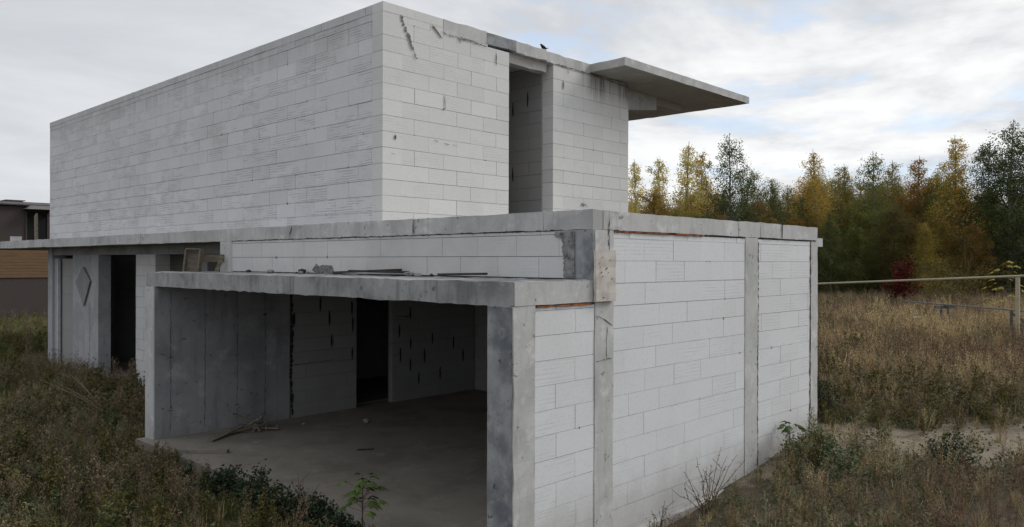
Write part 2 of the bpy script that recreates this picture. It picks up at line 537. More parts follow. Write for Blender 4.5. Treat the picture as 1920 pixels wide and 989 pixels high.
# ------------------------------------------------------------------ block walls
def block_wall(name, axis, face, thick, segs, zref, uref, mat, parent, rows=None, L=.625, H=.25, offs=(0.0, .3125), proud=.012, p_scr=.35, seed=0, gap=.0035, chip=.16):
    """axis 'X': wall runs along X, its outer face at Y=face (towards -Y). axis 'Y': runs along Y, outer face X=face (towards -X).
    segs: list of (u0,u1,z0,z1). thick is measured inward (+)."""
    r = random.Random(seed)
    mb = MB()

    def put(u0, u1, d0, d1, z0, z1, tone, scr, mi):
        if axis == 'X':
            mb.box(u0, u1, face + d0, face + d1, z0, z1, tone, scr, mi)
        else:
            mb.box(face + d0, face + d1, u0, u1, z0, z1, tone, scr, mi)
    for (u0, u1, z0, z1) in segs:
        put(u0 + .006, u1 - .006, proud, thick - proud, z0 + .004, z1 - .004, .5, 0, 1)
        k0 = int(math.floor((zref - z1) / H)) - 1
        k1 = int(math.ceil((zref - z0) / H)) + 1
        for k in range(k0, k1):
            zt, zb = zref - k * H, zref - (k + 1) * H
            a, c = max(zb, z0), min(zt, z1)
            if c - a < .02:
                continue
            off = uref + offs[k % len(offs)] + r.uniform(-.012, .012)
            n0 = int(math.floor((u0 - off) / L)) - 1
            n1 = int(math.ceil((u1 - off) / L)) + 1
            cuts = [u0] + [off + n * L for n in range(n0, n1 + 1) if u0 + .07 < off + n * L < u1 - .07] + [u1]
            gh = gap * r.uniform(.6, 1.7)
            for e0, e1 in zip(cuts[:-1], cuts[1:]):
                gl, gr = (gap * r.choice((.35, .5, .8, 1.5)) for _ in range(2))
                dd = r.uniform(-.002, .002)
                put(e0 + (gl if e0 > u0 else 0), e1 - (gr if e1 < u1 else 0), dd, thick - dd, a + (gh if a > z0 else 0), c - (gh * .3 if c < z1 else 0),
                    min(1, max(0, r.gauss(.5, .22))), 1.0 if r.random() < p_scr else r.random() * .25, 0)
                if r.random() < chip and c - a > .1:
                    cu, cz = (e0 if r.random() < .5 else e1), (a if r.random() < .7 else c)
                    if r.random() < .3:
                        cu = r.uniform(e0, e1)
                    if u0 + .05 < cu < u1 - .05:
                        sx_, sz_ = r.choice((.006, .010, .012, .022)), r.choice((.006, .008, .012, .02))
                        q = []
                        for t_ in range(7):
                            an = t_ / 7 * 6.283
                            q.append((cu + sx_ * math.cos(an) * r.uniform(.5, 1.3), cz + sz_ * math.sin(an) * r.uniform(.5, 1.3)))
                        mb.poly([(x_, face - .0045, z_) if axis == 'X' else (face - .0045, x_, z_) for x_, z_ in (q if axis == 'X' else q[::-1])], .5, 1)
    return mb.build(name, [mat, M['mortar']], parent)


house = tag(empty('unfinished_house', (7.5, 9.9, 0)), 'unfinished two storey house of white aerated blocks and bare concrete with open garage', 'house')

UF = 3.559           # top of the ground floor roof slab
ZT = 7.03            # top of the walls
# --- upper storey
block_wall('upper_side_wall', 'Y', 7.523, .375, [(9.914, 25.87, UF, 6.89)], 6.775, 9.914, M['block_left'], house, offs=(.29, .02), p_scr=.55, seed=2)
o = block_wall('wall_top_course', 'Y', 7.518, .38, [(9.914, 25.87, 6.89, ZT)], ZT, 9.914, M['block_left'], house, H=.14, offs=(.45,), p_scr=.2, seed=3)
block_wall('upper_front_wall', 'X', 9.914, .27, [(7.90, 10.35, UF, 6.775), (11.58, 14.06, UF, 6.80)], 6.775, 7.523, M['block_front'], house, offs=(0.0, .3125), p_scr=.25, seed=4)
# front courses wrap the corner so that the block ends show at the arris
block_wall('front_corner_blocks', 'X', 9.910, .27, [(7.519, 7.90, UF, 6.775)], 6.775, 7.523, M['block_front'], house, offs=(0.0, .3125), p_scr=.2, seed=41)
block_wall('thin_course', 'X', 9.911, .27, [(7.519, 9.80, 6.775, 6.888)], 6.888, 7.523, M['block_front'], house, H=.113, offs=(.33,), seed=5)
block_wall('front_top_course', 'X', 9.909, .27, [(7.517, 8.76, 6.888, ZT)], ZT, 7.523, M['block_front'], house, H=.142, offs=(.0,), seed=6)
block_wall('upper_far_wall', 'Y', 13.69, .37, [(10.2, 25.87, UF, 6.8)], 6.775, 9.914, M['block_shaded'], house, seed=7)
block_wall('upper_end_wall', 'X', 25.5, .37, [(7.9, 13.68, UF, 6.8)], 6.775, 9.914, M['block_shaded'], house, seed=8)
block_wall('corridor_wall', 'Y', 11.555, .12, [(10.19, 16.0, UF, 6.8)], 6.70, 10.2, M['block_shaded'], house, seed=9, p_scr=.1)
block_wall('corridor_end_wall', 'X', 14.5, .12, [(7.9, 11.55, UF, 6.8)], 6.70, 8.2, M['block_shaded'], house, seed=10)

mb = MB()
mb.box(8.762, 9.77, 9.902, 10.18, 6.80, 7.032)
ring = mb.build('ring_beam', M['cap_right'], house)
rough_edges(ring, .15, .008, 2)
mb = MB()
mb.box(9.772, 10.52, 9.90, 10.18, 6.825, 7.022)
o = mb.build('ring_beam_patch', M['column_dark'], house)
o['label'] = 'darker grey stretch of the concrete beam above the tall opening'
rough_edges(o, .15, .006, 3)
mb = MB()
mb.box(10.522, 11.38, 9.897, 10.18, 6.815, 7.018)
mb.box(11.386, 12.70, 9.903, 10.18, 6.805, 7.00)
mb.box(12.70, 14.06, 9.92, 10.18, 6.79, 6.815)
o = mb.build('ring_beam', M['cap_right'], house)
rough_edges(o, .15, .007, 4)
mb = MB()
mb.box(10.36, 11.46, 9.985, 10.17, 6.625, 6.812)
o = mb.build('lintel', M['soffit'], house)
rough_edges(o, .15, .005, 5)
mb = MB()                                     # roof slab inside the walls
mb.box(7.91, 13.68, 10.19, 25.49, 6.815, 6.99)
mb.build('roof_slab', M['soffit'], house)

# --- cantilevered roof slab with its beams
mb = MB()
mb.box(12.705, 14.07, 9.05, 10.19, 6.832, 6.992)
mb.box(14.07, 17.82, 9.05, 13.0, 6.832, 6.992)
ov = mb.build('cantilevered_slab', M['soffit'], house)
rough_edges(ov, .2, .006, 6)
mb = MB()
mb.box(12.70, 17.84, 9.038, 9.052, 6.834, 6.995)
o = mb.build('slab_fascia', M['cap_right'], ov)
rough_edges(o, .2, .003, 61)
mb = MB()
mb.box(15.66, 16.82, 10.30, 10.52, 6.67, 6.83)
mb.build('slab_beam', M['soffit'], ov)
mb = MB()
mb.box(15.66, 15.88, 10.52, 13.0, 6.61, 6.83)
mb.build('slab_beam', M['soffit'], ov)
mb = MB()
mb.slab([(14.065, 10.25, 6.32), (15.655, 10.25, 6.53), (15.655, 10.25, 6.83), (14.065, 10.25, 6.83)], (0, 1, 0), .14)
mb.build('haunched_beam', M['cap'], ov)

# cracks and dirty marks in the front wall
mb = MB()


def crack(mb, pts, wd, y=9.901, seed=1, axis='X', jit=.010):
    mb.marks.append((len(mb.v), len(mb.f)))
    r = random.Random(seed)
    P = []
    for i in range(len(pts) - 1):
        a, c = pts[i], pts[i + 1]
        k = max(2, int(math.dist(a, c) / .035))
        for j in range(k):
            t = j / k
            P.append((a[0] + (c[0] - a[0]) * t + r.uniform(-jit, jit), a[1] + (c[1] - a[1]) * t + r.uniform(-.008, .008)))
    P.append(pts[-1])
    up, dn = [], []
    for i, p in enumerate(P):
        q0, q1 = P[max(0, i - 1)], P[min(len(P) - 1, i + 1)]
        d = Vector((q1[0] - q0[0], q1[1] - q0[1])).normalized()
        n = Vector((-d.y, d.x)) * wd * r.uniform(.15, 1.0) * (0.3 if i in (0, len(P) - 1) else 1)
        up.append((p[0] + n.x, p[1] + n.y))
        dn.append((p[0] - n.x, p[1] - n.y))
    for i in range(len(P) - 1):
        q = [up[i], up[i + 1], dn[i + 1], dn[i]]
        mb.poly([(a, y, c) if axis == 'X' else (y, a, c) for a, c in q])


def gap(mb, u, z, h, wd, y, axis='X', seed=0):
    mb.marks.append((len(mb.v), len(mb.f)))
    r = random.Random(seed + int(u * 100))
    P = []
    k = 7
    for s in (1, -1):
        for j in range(k):
            t = j / (k - 1) if s == 1 else 1 - j / (k - 1)
            wv = wd * .5 * (math.sin(math.pi * min(.97, max(.03, t))) ** .5) * r.uniform(.6, 1.1)
            P.append((u + s * wv, z - h * t))
    mb.poly([(a, y, c) if axis == 'X' else (y, a, c) for a, c in P])


mb.marks.append((len(mb.v), len(mb.f)))
fr = random.Random(4)
for i in range(46):
    t_ = (i + fr.random()) / 46
    cx_, cz_ = 7.86 + .33 * t_ ** 1.1 + fr.gauss(0, .012), 6.89 - .63 * t_
    R0 = fr.uniform(.008, .026) * (1 - .3 * abs(t_ - .6))
    mb.poly([(cx_ + R0 * math.cos(j / 6 * 6.283) * fr.uniform(.4, 1.2), 9.899 - i * .0001, cz_ + R0 * 1.3 * math.sin(j / 6 * 6.283) * fr.uniform(.4, 1.3)) for j in range(6)])
mb.marks.append((len(mb.v), len(mb.f)))
mb.poly([(8.49, 9.897, 6.86), (8.56, 9.897, 6.86), (8.74, 9.897, 6.70), (8.70, 9.897, 6.70)])
crack(mb, [(8.70, 6.80), (9.0, 6.775), (9.4, 6.78), (9.78, 6.775)], .010, 9.896, 5)
crack(mb, [(9.12, 6.78), (9.14, 6.70)], .02, 9.896, 6)
gap(mb, 10.01, 6.70, .22, .028, 9.898)
gap(mb, 11.87, 6.52, .16, .05, 9.898)
crack(mb, [(11.62, 6.81), (12.2, 6.80), (12.7, 6.79), (13.4, 6.77), (14.05, 6.74)], .014, 9.893, 7)
crack(mb, [(12.0, 6.79), (12.03, 6.68)], .014, 9.898, 8)
gap(mb, 7.76, 4.99, .08, .05, 9.898)
for x, z, l in ((8.56, 4.985, .10), (8.78, 4.965, .12), (8.98, 4.96, .09), (7.68, 4.69, .08), (9.2, 4.45, .0)):
    if l:
        crack(mb, [(x, z), (x + l, z - .012)], .010, 9.898, int(x * 10))
crack(mb, [(12.42, 4.10), (12.47, 4.16), (12.52, 4.13), (12.56, 4.17), (12.63, 4.11)], .022, 9.898, 21)
crack(mb, [(8.80, 5.77), (8.79, 5.58)], .010, 9.898, 22)
crack(mb, [(8.74, 5.52), (8.82, 5.58)], .02, 9.898, 23)
build_each(mb, 'crack', M['stain'], house)
mb = MB()
for u, z in ((10.55, 6.35), (10.95, 6.20), (10.95, 4.9), (11.8, 4.4), (11.75, 5.1), (12.6, 5.9)):
    gap(mb, u, z, .30, .045, 11.548, 'Y')
build_each(mb, 'open_joint', M['gap'], house)

# --- ground floor roof slab and its exposed edge
mb = MB()
mb.box(6.90, 12.45, 5.36, 9.90, 3.36, UF - .01)
mb.box(6.90, 14.05, 9.90, 32.4, 3.36, UF - .01)
mb.build('floor_slab', M['soffit'], house)
Ys = [5.192, 5.9, 8.18, 11.2, 12.95, 15.6, 17.2, 18.6, 20.1, 21.6, 23.3, 25.1, 27.0, 29.0, 31.0, 32.5]
rr = random.Random(5)
for i in range(len(Ys) - 1):
    mb = MB()
    d = rr.uniform(-.004, .004)
    mb.box(6.726 + d, 6.90, Ys[i] + .004, Ys[i + 1] - .004, 3.348 + rr.uniform(-.004, .004), UF + rr.uniform(-.004, .004))
    pale = i in (4,)
    o = mb.build('slab_edge', M['cap_right'] if pale else M['cap'], house)
    rough_edges(o, .18, .0045, 30 + i)
Xs = [6.903, 7.06, 9.95, 10.60, 11.28, 12.588]
for i in range(len(Xs) - 1):
    mb = MB()
    mb.box(Xs[i] + (.004 if i > 2 else .001), Xs[i + 1] - (.006 if i > 2 else .001), 5.190 + rr.uniform(-.003, .003), 5.36, 3.350, UF + rr.uniform(-.003, .003))
    o = mb.build('slab_edge', M['cap_right'], house)
    rough_edges(o, .18, .0045, 60 + i)
mb = MB()
crack(mb, [(7.09, 3.342), (8.0, 3.337), (9.0, 3.340), (10.14, 3.337)], .008, 5.178, 71)
mb.marks.append((len(mb.v), len(mb.f)))
mb.poly([(11.262, 5.179, 3.56), (11.295, 5.179, 3.55), (11.29, 5.179, 3.36), (11.272, 5.179, 3.35)])
crack(mb, [(10.5, 3.340), (11.3, 3.338), (12.5, 3.340)], .010, 5.178, 72)
crack(mb, [(8.18, 3.55), (8.19, 3.36)], .02, 6.712, 73, 'Y')
crack(mb, [(11.20, 3.55), (11.28, 3.37)], .02, 6.712, 74, 'Y')
crack(mb, [(5.6, 3.346), (7.0, 3.343), (9.5, 3.342), (11.2, 3.344), (13.2, 3.343)], .007, 6.713, 75, 'Y')
build_each(mb, 'crack', M['gap'], house)

# --- right facade: columns and block fields
mb = MB()
mb.box(5.492, 5.80, 5.19, 5.54, -.12, 2.565)
cc = mb.build('corner_column', M['column'], house)
rough_edges(cc, .16, .005, 80)
mb = MB()
mb.box(5.478, 5.493, 5.205, 5.53, -.05, 2.56)
o = mb.build('mottled_face', M['column_dark'], cc)
rough_edges(o, .14, .002, 81)
for x0, x1, pr_, zt, nm in ((6.757, 7.087, .006, 3.348, 'column'), (10.146, 10.52, .005, 3.345, 'column'), (12.32, 12.588, .006, 3.345, 'column')):
    mb = MB()
    mb.box(x0, x1, 5.192 - pr_, 5.54, -.3, zt)
    o = mb.build(nm, M['column'], house)
    rough_edges(o, .2, .0035, int(x0 * 10))
block_wall('garage_side_wall', 'X', 5.196, .34, [(5.806, 6.752, -.15, 2.545)], 2.51, 5.80, M['block_right'], house, offs=(.015, .33), seed=14, p_scr=.2, gap=.0027)
block_wall('right_wall', 'X', 5.196, .34, [(7.092, 10.141, -.15, 3.325)], 3.26, 7.086, M['block_right'], house, offs=(-.025, .24, .0, .30), seed=15, p_scr=.3, gap=.0027)
block_wall('right_wall', 'X', 5.196, .34, [(10.53, 12.305, -.15, 3.325)], 3.26, 10.53, M['block_right'], house, offs=(.1, .45), seed=16, p_scr=.65, gap=.0027)
mb = MB()
crack(mb, [(10.525, 3.3), (10.528, 2.2), (10.522, 1.2), (10.527, .1)], .016, 5.186, 91)
crack(mb, [(12.312, 3.33), (12.315, 2.0), (12.31, .4)], .020, 5.185, 92)
crack(mb, [(7.06, 2.30), (6.93, 2.38), (6.77, 2.42)], .006, 5.180, 93)
crack(mb, [(6.76, 1.93), (7.085, 1.945)], .005, 5.180, 94)
crack(mb, [(6.96, 2.3), (6.955, 1.95)], .005, 5.180, 95)
crack(mb, [(7.0, 3.55), (6.995, 3.12)], .010, 5.180, 96)
build_each(mb, 'crack', M['gap'], house)
mb = MB()
rr = random.Random(9)
for x0, x1, z in ((7.10, 9.0, 3.335), (5.82, 6.75, 2.553)):
    x = x0
    while x < x1:
        l = rr.uniform(.03, .12)
        mb.box(x, min(x + l, x1), 5.172 + rr.uniform(0, .012), 5.3, z - rr.uniform(.004, .010), z + .008)
        x += l * rr.uniform(1.0, 1.05)
mb.build('foam_seam', M['foam'], house)
mb = MB()
mb.box(12.60, 12.86, 5.22, 5.42, 3.255, 3.39)
mb.build('beam_stub', M['pale'], house)
mb = MB()
mb.box(5.40, 12.6, 5.08, 5.19, -.45, -.02)
o = mb.build('foundation_ledge', M['soffit'], house)
rough_edges(o, .25, .01, 99)
# back of the lower part
block_wall('rear_wall', 'Y', 12.25, .33, [(5.56, 9.55, -.15, 3.35)], 3.26, 5.6, M['block_shaded'], house, seed=17)
block_wall('rear_side_wall', 'X', 9.56, .33, [(12.25, 14.05, -.15, 3.35)], 3.26, 5.6, M['block_shaded'], house, seed=18)
block_wall('rear_wall', 'Y', 13.70, .35, [(9.90, 25.9, -.15, 3.35)], 3.26, 5.6, M['block_shaded'], house, seed=19)
block_wall('end_wall', 'X', 25.96, .33, [(7.9, 14.05, -.15, 3.35)], 3.26, 5.6, M['block_shaded'], house, seed=20)

# --- band of blocks above the garage canopy
block_wall('band_wall', 'Y', 6.732, .37, [(5.60, 13.19, 2.80, 3.338)], 3.30, 5.58, M['block_band'], house, offs=(.09, .38), seed=21, p_scr=.2, H=.2425, L=.65)
mb = MB()
mb.box(6.728, 7.10, 13.19, 13.64, 2.80, 3.346)
mb.build('band_column', M['cap_right'], house)
mb = MB()
mb.box(6.728, 6.757, 5.192, 5.42, 2.80, 3.346)
mb.box(6.729, 6.80, 5.42, 5.60, 2.80, 3.346)
o = mb.build('band_column', M['column_dark'], house)
mb = MB()
rr = random.Random(17)
pts = [(5.44, 3.33)]
for z in np.linspace(3.33, 2.82, 30):
    pts.append((5.60 + rr.uniform(0, .035) + (.10 if z > 3.27 else 0) - .03 * (z < 3.1), z))
pts.append((5.44, 2.82))
mb.slab([(6.722, a, c) for a, c in pts], (-1, 0, 0), .006)
mb.build('mortar_smear', M['render'], house)
mb = MB()
rr = random.Random(19)
pts = []
for i in range(18):
    t = i / 18 * 2 * math.pi
    pts.append((10.30 + .36 * math.cos(t) * rr.uniform(.6, 1.1), 2.86 + max(-.05, .13 * math.sin(t) * rr.uniform(.4, 1.2))))
mb.poly([(6.724, a, c) for a, c in pts])
mb.build('soot_patch', M['stain'], house)

# --- garage canopy slab
mb = MB()
mb.box(5.492, 6.722, 5.194, 13.80, 2.567, 2.803)
can = mb.build('canopy_slab', M['canopy'], house)
rough_edges(can, .13, .006, 101)
mb = MB()
mb.box(5.50, 6.75, 5.182, 5.193, 2.572, 2.800)
o = mb.build('canopy_side_face', M['column'], can)
rough_edges(o, .16, .002, 102)
mb = MB()
mb.box(6.74, 7.0, 5.56, 13.4, 2.567, 2.79)
mb.build('canopy_beam', M['soffit'], house)

# --- garage interior
mb = MB()
mb.box(5.49, 8.02, 13.44, 13.80, -.1, 2.565)
gw = mb.build('garage_left_wall', M['wall_conc'], house)
mb = MB()
mb.box(5.474, 5.491, 13.445, 13.795, -.05, 2.56)
mb.build('wall_end_face', M['column'], gw)
mb = MB()
for x in (5.75, 6.35, 6.95, 7.5):
    crack(mb, [(x, 2.5), (x + .01, 1.2), (x, .1)], .006, 13.436, int(x * 10))
for x, z in ((5.75, 1.35), (5.75, .45), (6.95, 1.3), (6.95, .4), (7.5, 2.0)):
    crack(mb, [(x - .05, z), (x + .05, z + .01)], .02, 13.435, int(x * 77))
build_each(mb, 'formwork_seam', M['gap'], gw)
block_wall('garage_partition', 'X', 13.43, .14, [(8.06, 9.54, 0.0, 3.35), (10.46, 12.87, 0.0, 3.35), (9.54, 10.46, 2.4, 3.35)], 2.75, 8.06, M['block_shaded'], house, seed=25, p_scr=.1)
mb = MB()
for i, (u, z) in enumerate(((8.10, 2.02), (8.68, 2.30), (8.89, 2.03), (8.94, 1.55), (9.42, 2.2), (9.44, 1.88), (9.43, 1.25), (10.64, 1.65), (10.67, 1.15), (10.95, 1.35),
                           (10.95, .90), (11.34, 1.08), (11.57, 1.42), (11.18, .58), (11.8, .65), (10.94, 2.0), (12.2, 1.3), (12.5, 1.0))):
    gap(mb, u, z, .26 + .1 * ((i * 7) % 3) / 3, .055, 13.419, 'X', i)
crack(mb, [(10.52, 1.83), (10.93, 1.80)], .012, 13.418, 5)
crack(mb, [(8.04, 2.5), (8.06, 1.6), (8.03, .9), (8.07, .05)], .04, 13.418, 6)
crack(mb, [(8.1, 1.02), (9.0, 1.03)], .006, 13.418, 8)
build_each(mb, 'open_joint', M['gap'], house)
block_wall('garage_back_wall', 'Y', 12.88, .3, [(9.9, 13.42, 0.0, 3.35)], 2.75, 9.9, M['block_shaded'], house, seed=26)
block_wall('garage_inner_return', 'X', 9.56, .3, [(12.25, 12.88, 0.0, 3.35)], 2.75, 9.9, M['block_shaded'], house, seed=27)
block_wall('light_stop_wall', 'Y', 8.9, .2, [(13.6, 16.6, 0.0, 3.35)], 2.75, 8, M['block_shaded'], house, seed=29)  # unseen wall added to keep recess daylight out of the garage doorway
block_wall('light_stop_wall', 'X', 16.6, .3, [(7.9, 13.7, 0.0, 3.35)], 2.75, 8, M['block_shaded'], house, seed=28)  # wall added across the rear room so the doorway stays dark
mb = MB()
mb.box(5.30, 12.25, 5.54, 9.56, -.30, 0.0)
mb.box(5.30, 13.70, 9.56, 13.75, -.30, 0.001)
mb.box(7.45, 13.70, 13.75, 25.9, -.30, 0.02)
mb.build('floor_slab_ground', M['floor'], house).name = 'ground_floor_slab'

# --- recessed terrace walls at the far left
mb = MB()
mb.box(7.50, 7.86, 25.56, 25.95, -.2, 3.358)
mb.box(7.56, 7.86, 25.14, 25.56, -.2, 3.05)
mb.build('column', M['recess_conc'], house)
mb = MB()
mb.box(7.49, 7.56, 25.03, 25.11, -.1, 3.02)
mb.build('plaster_strip', M['pale'], house)
mb = MB()
mb.box(7.53, 7.82, 13.80, 25.56, 3.14, 3.357)
mb.build('terrace_beam', M['wall_conc'], house)
block_wall('recess_wall', 'Y', 7.60, .3, [(24.02, 25.02, -.1, 3.04)], 3.04, 24.0, M['block_shaded'], house, seed=31, H=.5, offs=(.0,), L=1.2)
mb = MB()
mb.box(7.52, 7.83, 21.96, 23.88, -.2, 3.14)
o = mb.build('recess_concrete_wall', M['recess_conc'], house)
mb = MB()
crack(mb, [(22.55, 1.9), (22.56, .8), (22.54, .1)], .010, 7.513, 3, 'Y')
crack(mb, [(22.5, 3.1), (22.5, 2.75)], .008, 7.513, 4, 'Y')
build_each(mb, 'formwork_seam', M['gap'], o)
block_wall('recess_wall', 'Y', 7.515, .33, [(18.37, 19.49, -.1, 3.14)], 3.14, 18.1, M['block_band'], house, seed=32)
block_wall('recess_inner_wall', 'Y', 9.4, .2, [(17.0, 25.9, 0.0, 3.35)], 3.14, 18.1, M['block_shaded'], house, seed=33)
mb = MB()
for u, z in ((22.3, 1.6), (22.0, 1.35), (22.4, 1.0), (21.3, 1.9), (21.6, 1.2)):
    gap(mb, u, z, .38, .13, 9.388, 'Y')
build_each(mb, 'open_joint', M['gap'], house)
mb = MB()
mb.box(7.0, 7.3, 31.8, 32.1, -.5, 3.35)
mb.build('column', M['recess_conc'], house)

# ------------------------------------------------------------------ ground
FX0, FX1, FY0, FY1 = 5.35, 12.5, 5.25, 26.1


def gz(x, y):
    s = x - .3 * (y - 5)
    z = -0.14 + np.interp(s, [6.5, 8.2, 10.2, 12.6, 15, 20, 28, 46, 90], [0, .04, .20, .44, .50, .66, .85, 1.0, 1.2])
    z = z + .05 * np.sin(x * .9 + y * .5) * np.cos(y * .8 - x * .3) * np.clip((s - 5) / 10, .3, 1)
    z = z + .10 * np.exp(-(((x - 11.4) / 1.0) ** 2 + ((y - 4.6) / .5) ** 2))
    return z


def ground_height(x, y):
    z = gz(x, y)
    inside = ((x > FX0) & (x < FX1) & (y > FY0) & (y < FY1)) | ((x >= FX1) & (x < 13.9) & (y > 9.7) & (y < FY1))
    return np.where(inside, -.32, z)


xs = np.unique(np.round(np.concatenate([np.arange(-6, 20, .3), np.arange(20, 90, 2.0), np.arange(-60, -6, 4.0), np.array([-900, -300, -120, 130, 220, 500, 1000.]), [5.3, 5.4, 12.3, 12.6, 13.8, 14.0]]), 3))
ys = np.unique(np.round(np.concatenate([np.arange(-10, 30, .3), np.arange(30, 80, 2.0), np.arange(-60, -10, 3.0), np.array([-900, -300, -120, 120, 220, 500, 1000.]), [5.2, 5.3, 9.6, 9.75, 26.0, 26.2]]), 3))
GX, GY = np.meshgrid(xs, ys, indexing='ij')
GZ = ground_height(GX, GY)
V = np.stack([GX, GY, GZ], -1).reshape(-1, 3)
ny = len(ys)
ii, jj = np.meshgrid(np.arange(len(xs) - 1), np.arange(ny - 1), indexing='ij')
q = (ii * ny + jj).ravel()
Fc = np.stack([q, q + ny, q + ny + 1, q + 1], -1)
me = bpy.data.meshes.new('ground')
me.from_pydata(V.tolist(), [], Fc.tolist())
me.materials.append(M['ground'])
me.polygons.foreach_set('use_smooth', np.ones(len(Fc), bool))
go = bpy.data.objects.new('ground', me)
COL.objects.link(go)
tag(go, 'brown weedy earth around the unfinished house with a bare sandy patch', kind='structure')

# ------------------------------------------------------------------ neighbouring house
nh = tag(empty('neighbouring_house', (14, 45, -.2)), 'dark brown brick house with an orange wooden band behind the left end of the terrace', 'house')
mb = MB()
mb.box(2, 24, 45.0, 55, 3.5, 5.80)
mb.box(2, 24, 45.0, 55, .0, 2.12)
mb.build('wall', M['brick_dark'], nh)
mb = MB()
for i in range(9):
    z = 2.125 + i * .153
    mb.box(1.95, 24.05, 44.94 - (i % 2) * .004, 55.05, z, z + .146)
mb.build('wood_cladding', M['orange_wood'], nh)
mb = MB()
mb.box(2.1, 23.9, 45.15, 54.9, -.9, -.001)
mb.build('plinth', M['black'], nh)
mb = MB()
mb.box(1.9, 24.1, 44.85, 55.1, 5.803, 5.90)
rf = mb.build('roof', M['roofmetal'], nh)
mb = MB()
mb.box(11.7, 12.4, 47, 48, 5.902, 6.08)
mb.box(11.6, 12.5, 46.9, 48.1, 6.082, 6.12)
mb.build('chimney', M['roofmetal'], rf)
mb = MB()
mb.tube([(1.9, 44.80, 5.78), (24.1, 44.80, 5.78)], [.07, .07], 8)
mb.build('gutter', M['roofmetal'], rf)
mb = MB()
mb.box(12.05, 12.95, 44.97, 44.998, 3.9, 5.45)
dr = mb.build('balcony_door', M['black'], nh)
mb = MB()
for x0, x1 in ((11.98, 12.05), (12.95, 13.02)):
    mb.box(x0, x1, 44.93, 45.0, 3.9, 5.52)
mb.box(11.98, 13.02, 44.93, 45.0, 5.45, 5.52)
mb.build('frame', M['brick_dark'], dr)
mb = MB()
A = [(11.85, 45.0, 5.62), (13.15, 45.0, 5.62), (13.15, 44.2, 5.56), (11.85, 44.2, 5.56)]
mb.hexa([(11.85, 44.2, 5.53), (13.15, 44.2, 5.53), (13.15, 45, 5.53), (11.85, 45, 5.53), (12.1, 44.5, 5.72), (12.9, 44.5, 5.72), (12.9, 45, 5.76), (12.1, 45, 5.76)])
mb.build('door_hood', M['roofmetal'], nh)
for x in (12.1, 12.85):
    mb = MB()
    mb.bar((x, 44.95, 5.2), (x, 44.35, 5.52), .05, .05)
    mb.build('bracket', M['black'], nh)

# ------------------------------------------------------------------ loose things on the house
mb = MB()
mb.bar((7.25, 26.15, 3.56), (7.35, 26.55, 4.35), .20, .05, up=(1, 0, 0))
tag(mb.build('leaning_plank', M['board'], None), 'short grey plank leaning at the far end of the upper wall', 'plank')
mb = MB()
mb.box(7.0, 7.25, 27.6, 27.85, UF, UF + .16)
o = tag(mb.build('block_offcut', M['pale'], None), 'small white block offcut left on the terrace slab at far left', 'block')
rough_edges(o, .1, .01, 3)

# diamond board on the recess wall
mb = MB()
mb.slab([(7.50, 23.53, 2.40), (7.50, 22.95, 2.83), (7.50, 22.43, 2.45), (7.50, 22.92, 1.78)], (-1, 0, 0), .03)
tag(mb.build('diamond_board', M['diamond'], None), 'grey diamond shaped board standing on its corner against the recessed concrete wall', 'board')

# form panel nailed round the corner column
fb = MB()
fb.box(6.712, 7.058, 5.135, 5.172, 2.575, 3.125)
fo = tag(fb.build('formwork_panel', M['ply'], None), 'pale nail-marked formwork panel fixed to the corner column beside the canopy', 'panel')
rough_edges(fo, .08, .004, 12)
mb = MB()
rr = random.Random(3)
for i in range(11):
    x, z = rr.uniform(6.75, 7.03), rr.uniform(2.60, 3.05)
    s = rr.uniform(.002, .005)
    mb.box(x - s, x + s, 5.124, 5.132, z - s, z + s * 1.5)
mb.build('nail_marks', M['gap'], fo)

# crates / boards on the canopy behind its left end
z0 = 2.805
t = tag(empty('wooden_form_box', (6.25, 13.45, z0)), 'open shallow wooden form box leaning upright on the canopy, left one', 'form box')
mb = MB()
a = Vector((6.05, 13.70, z0))
u = Vector((.70, -.71, 0))
up = Vector((.10, -.03, 1)).normalized()
wv = Vector((.12, .06, 0))


def P(i, k, d):
    return a + u * (.25 * i) + up * (.40 * k) + wv * d


mb.slab([P(0, 0, 1), P(1, 0, 1), P(1, 1, 1), P(0, 1, 1)], (.7, .7, 0), .02)
mb.build('back_board', M['board_back'], t)
for p0, p1 in (((0, 0), (0, 1)), ((1, 0), (1, 1)), ((0, 1), (1, 1))):
    mb = MB()
    mb.bar(P(*p0, .5), P(*p1, .5), .09, .026, up=u if p0[0] == p1[0] else up)
    mb.build('side_board', M['board'], t)
t = tag(empty('wooden_trestle', (6.6, 13.4, z0)), 'low wooden trestle of boards standing on the canopy beside the form box', 'trestle')
for A_, B_, wd in (((6.25, 13.90, z0 + .24), (6.98, 13.28, z0 + .24), .13), ((6.55, 13.42, z0), (6.63, 13.36, z0 + .28), .07), ((6.9, 13.42, z0), (6.93, 13.36, z0 + .24), .06)):
    mb = MB()
    mb.bar(A_, B_, .03, wd, up=(0, 0, 1))
    mb.build('board', M['board'], t)
mb = MB()
mb.slab([(6.95, 13.75, z0), (7.28, 13.75, z0), (7.28, 13.8, z0 + .27), (6.95, 13.8, z0 + .27)], (0, 1, 0), .02)
tag(mb.build('grey_board', M['board_dark'], None), 'dark square board propped behind the wooden trestle beside the dark opening', 'board')

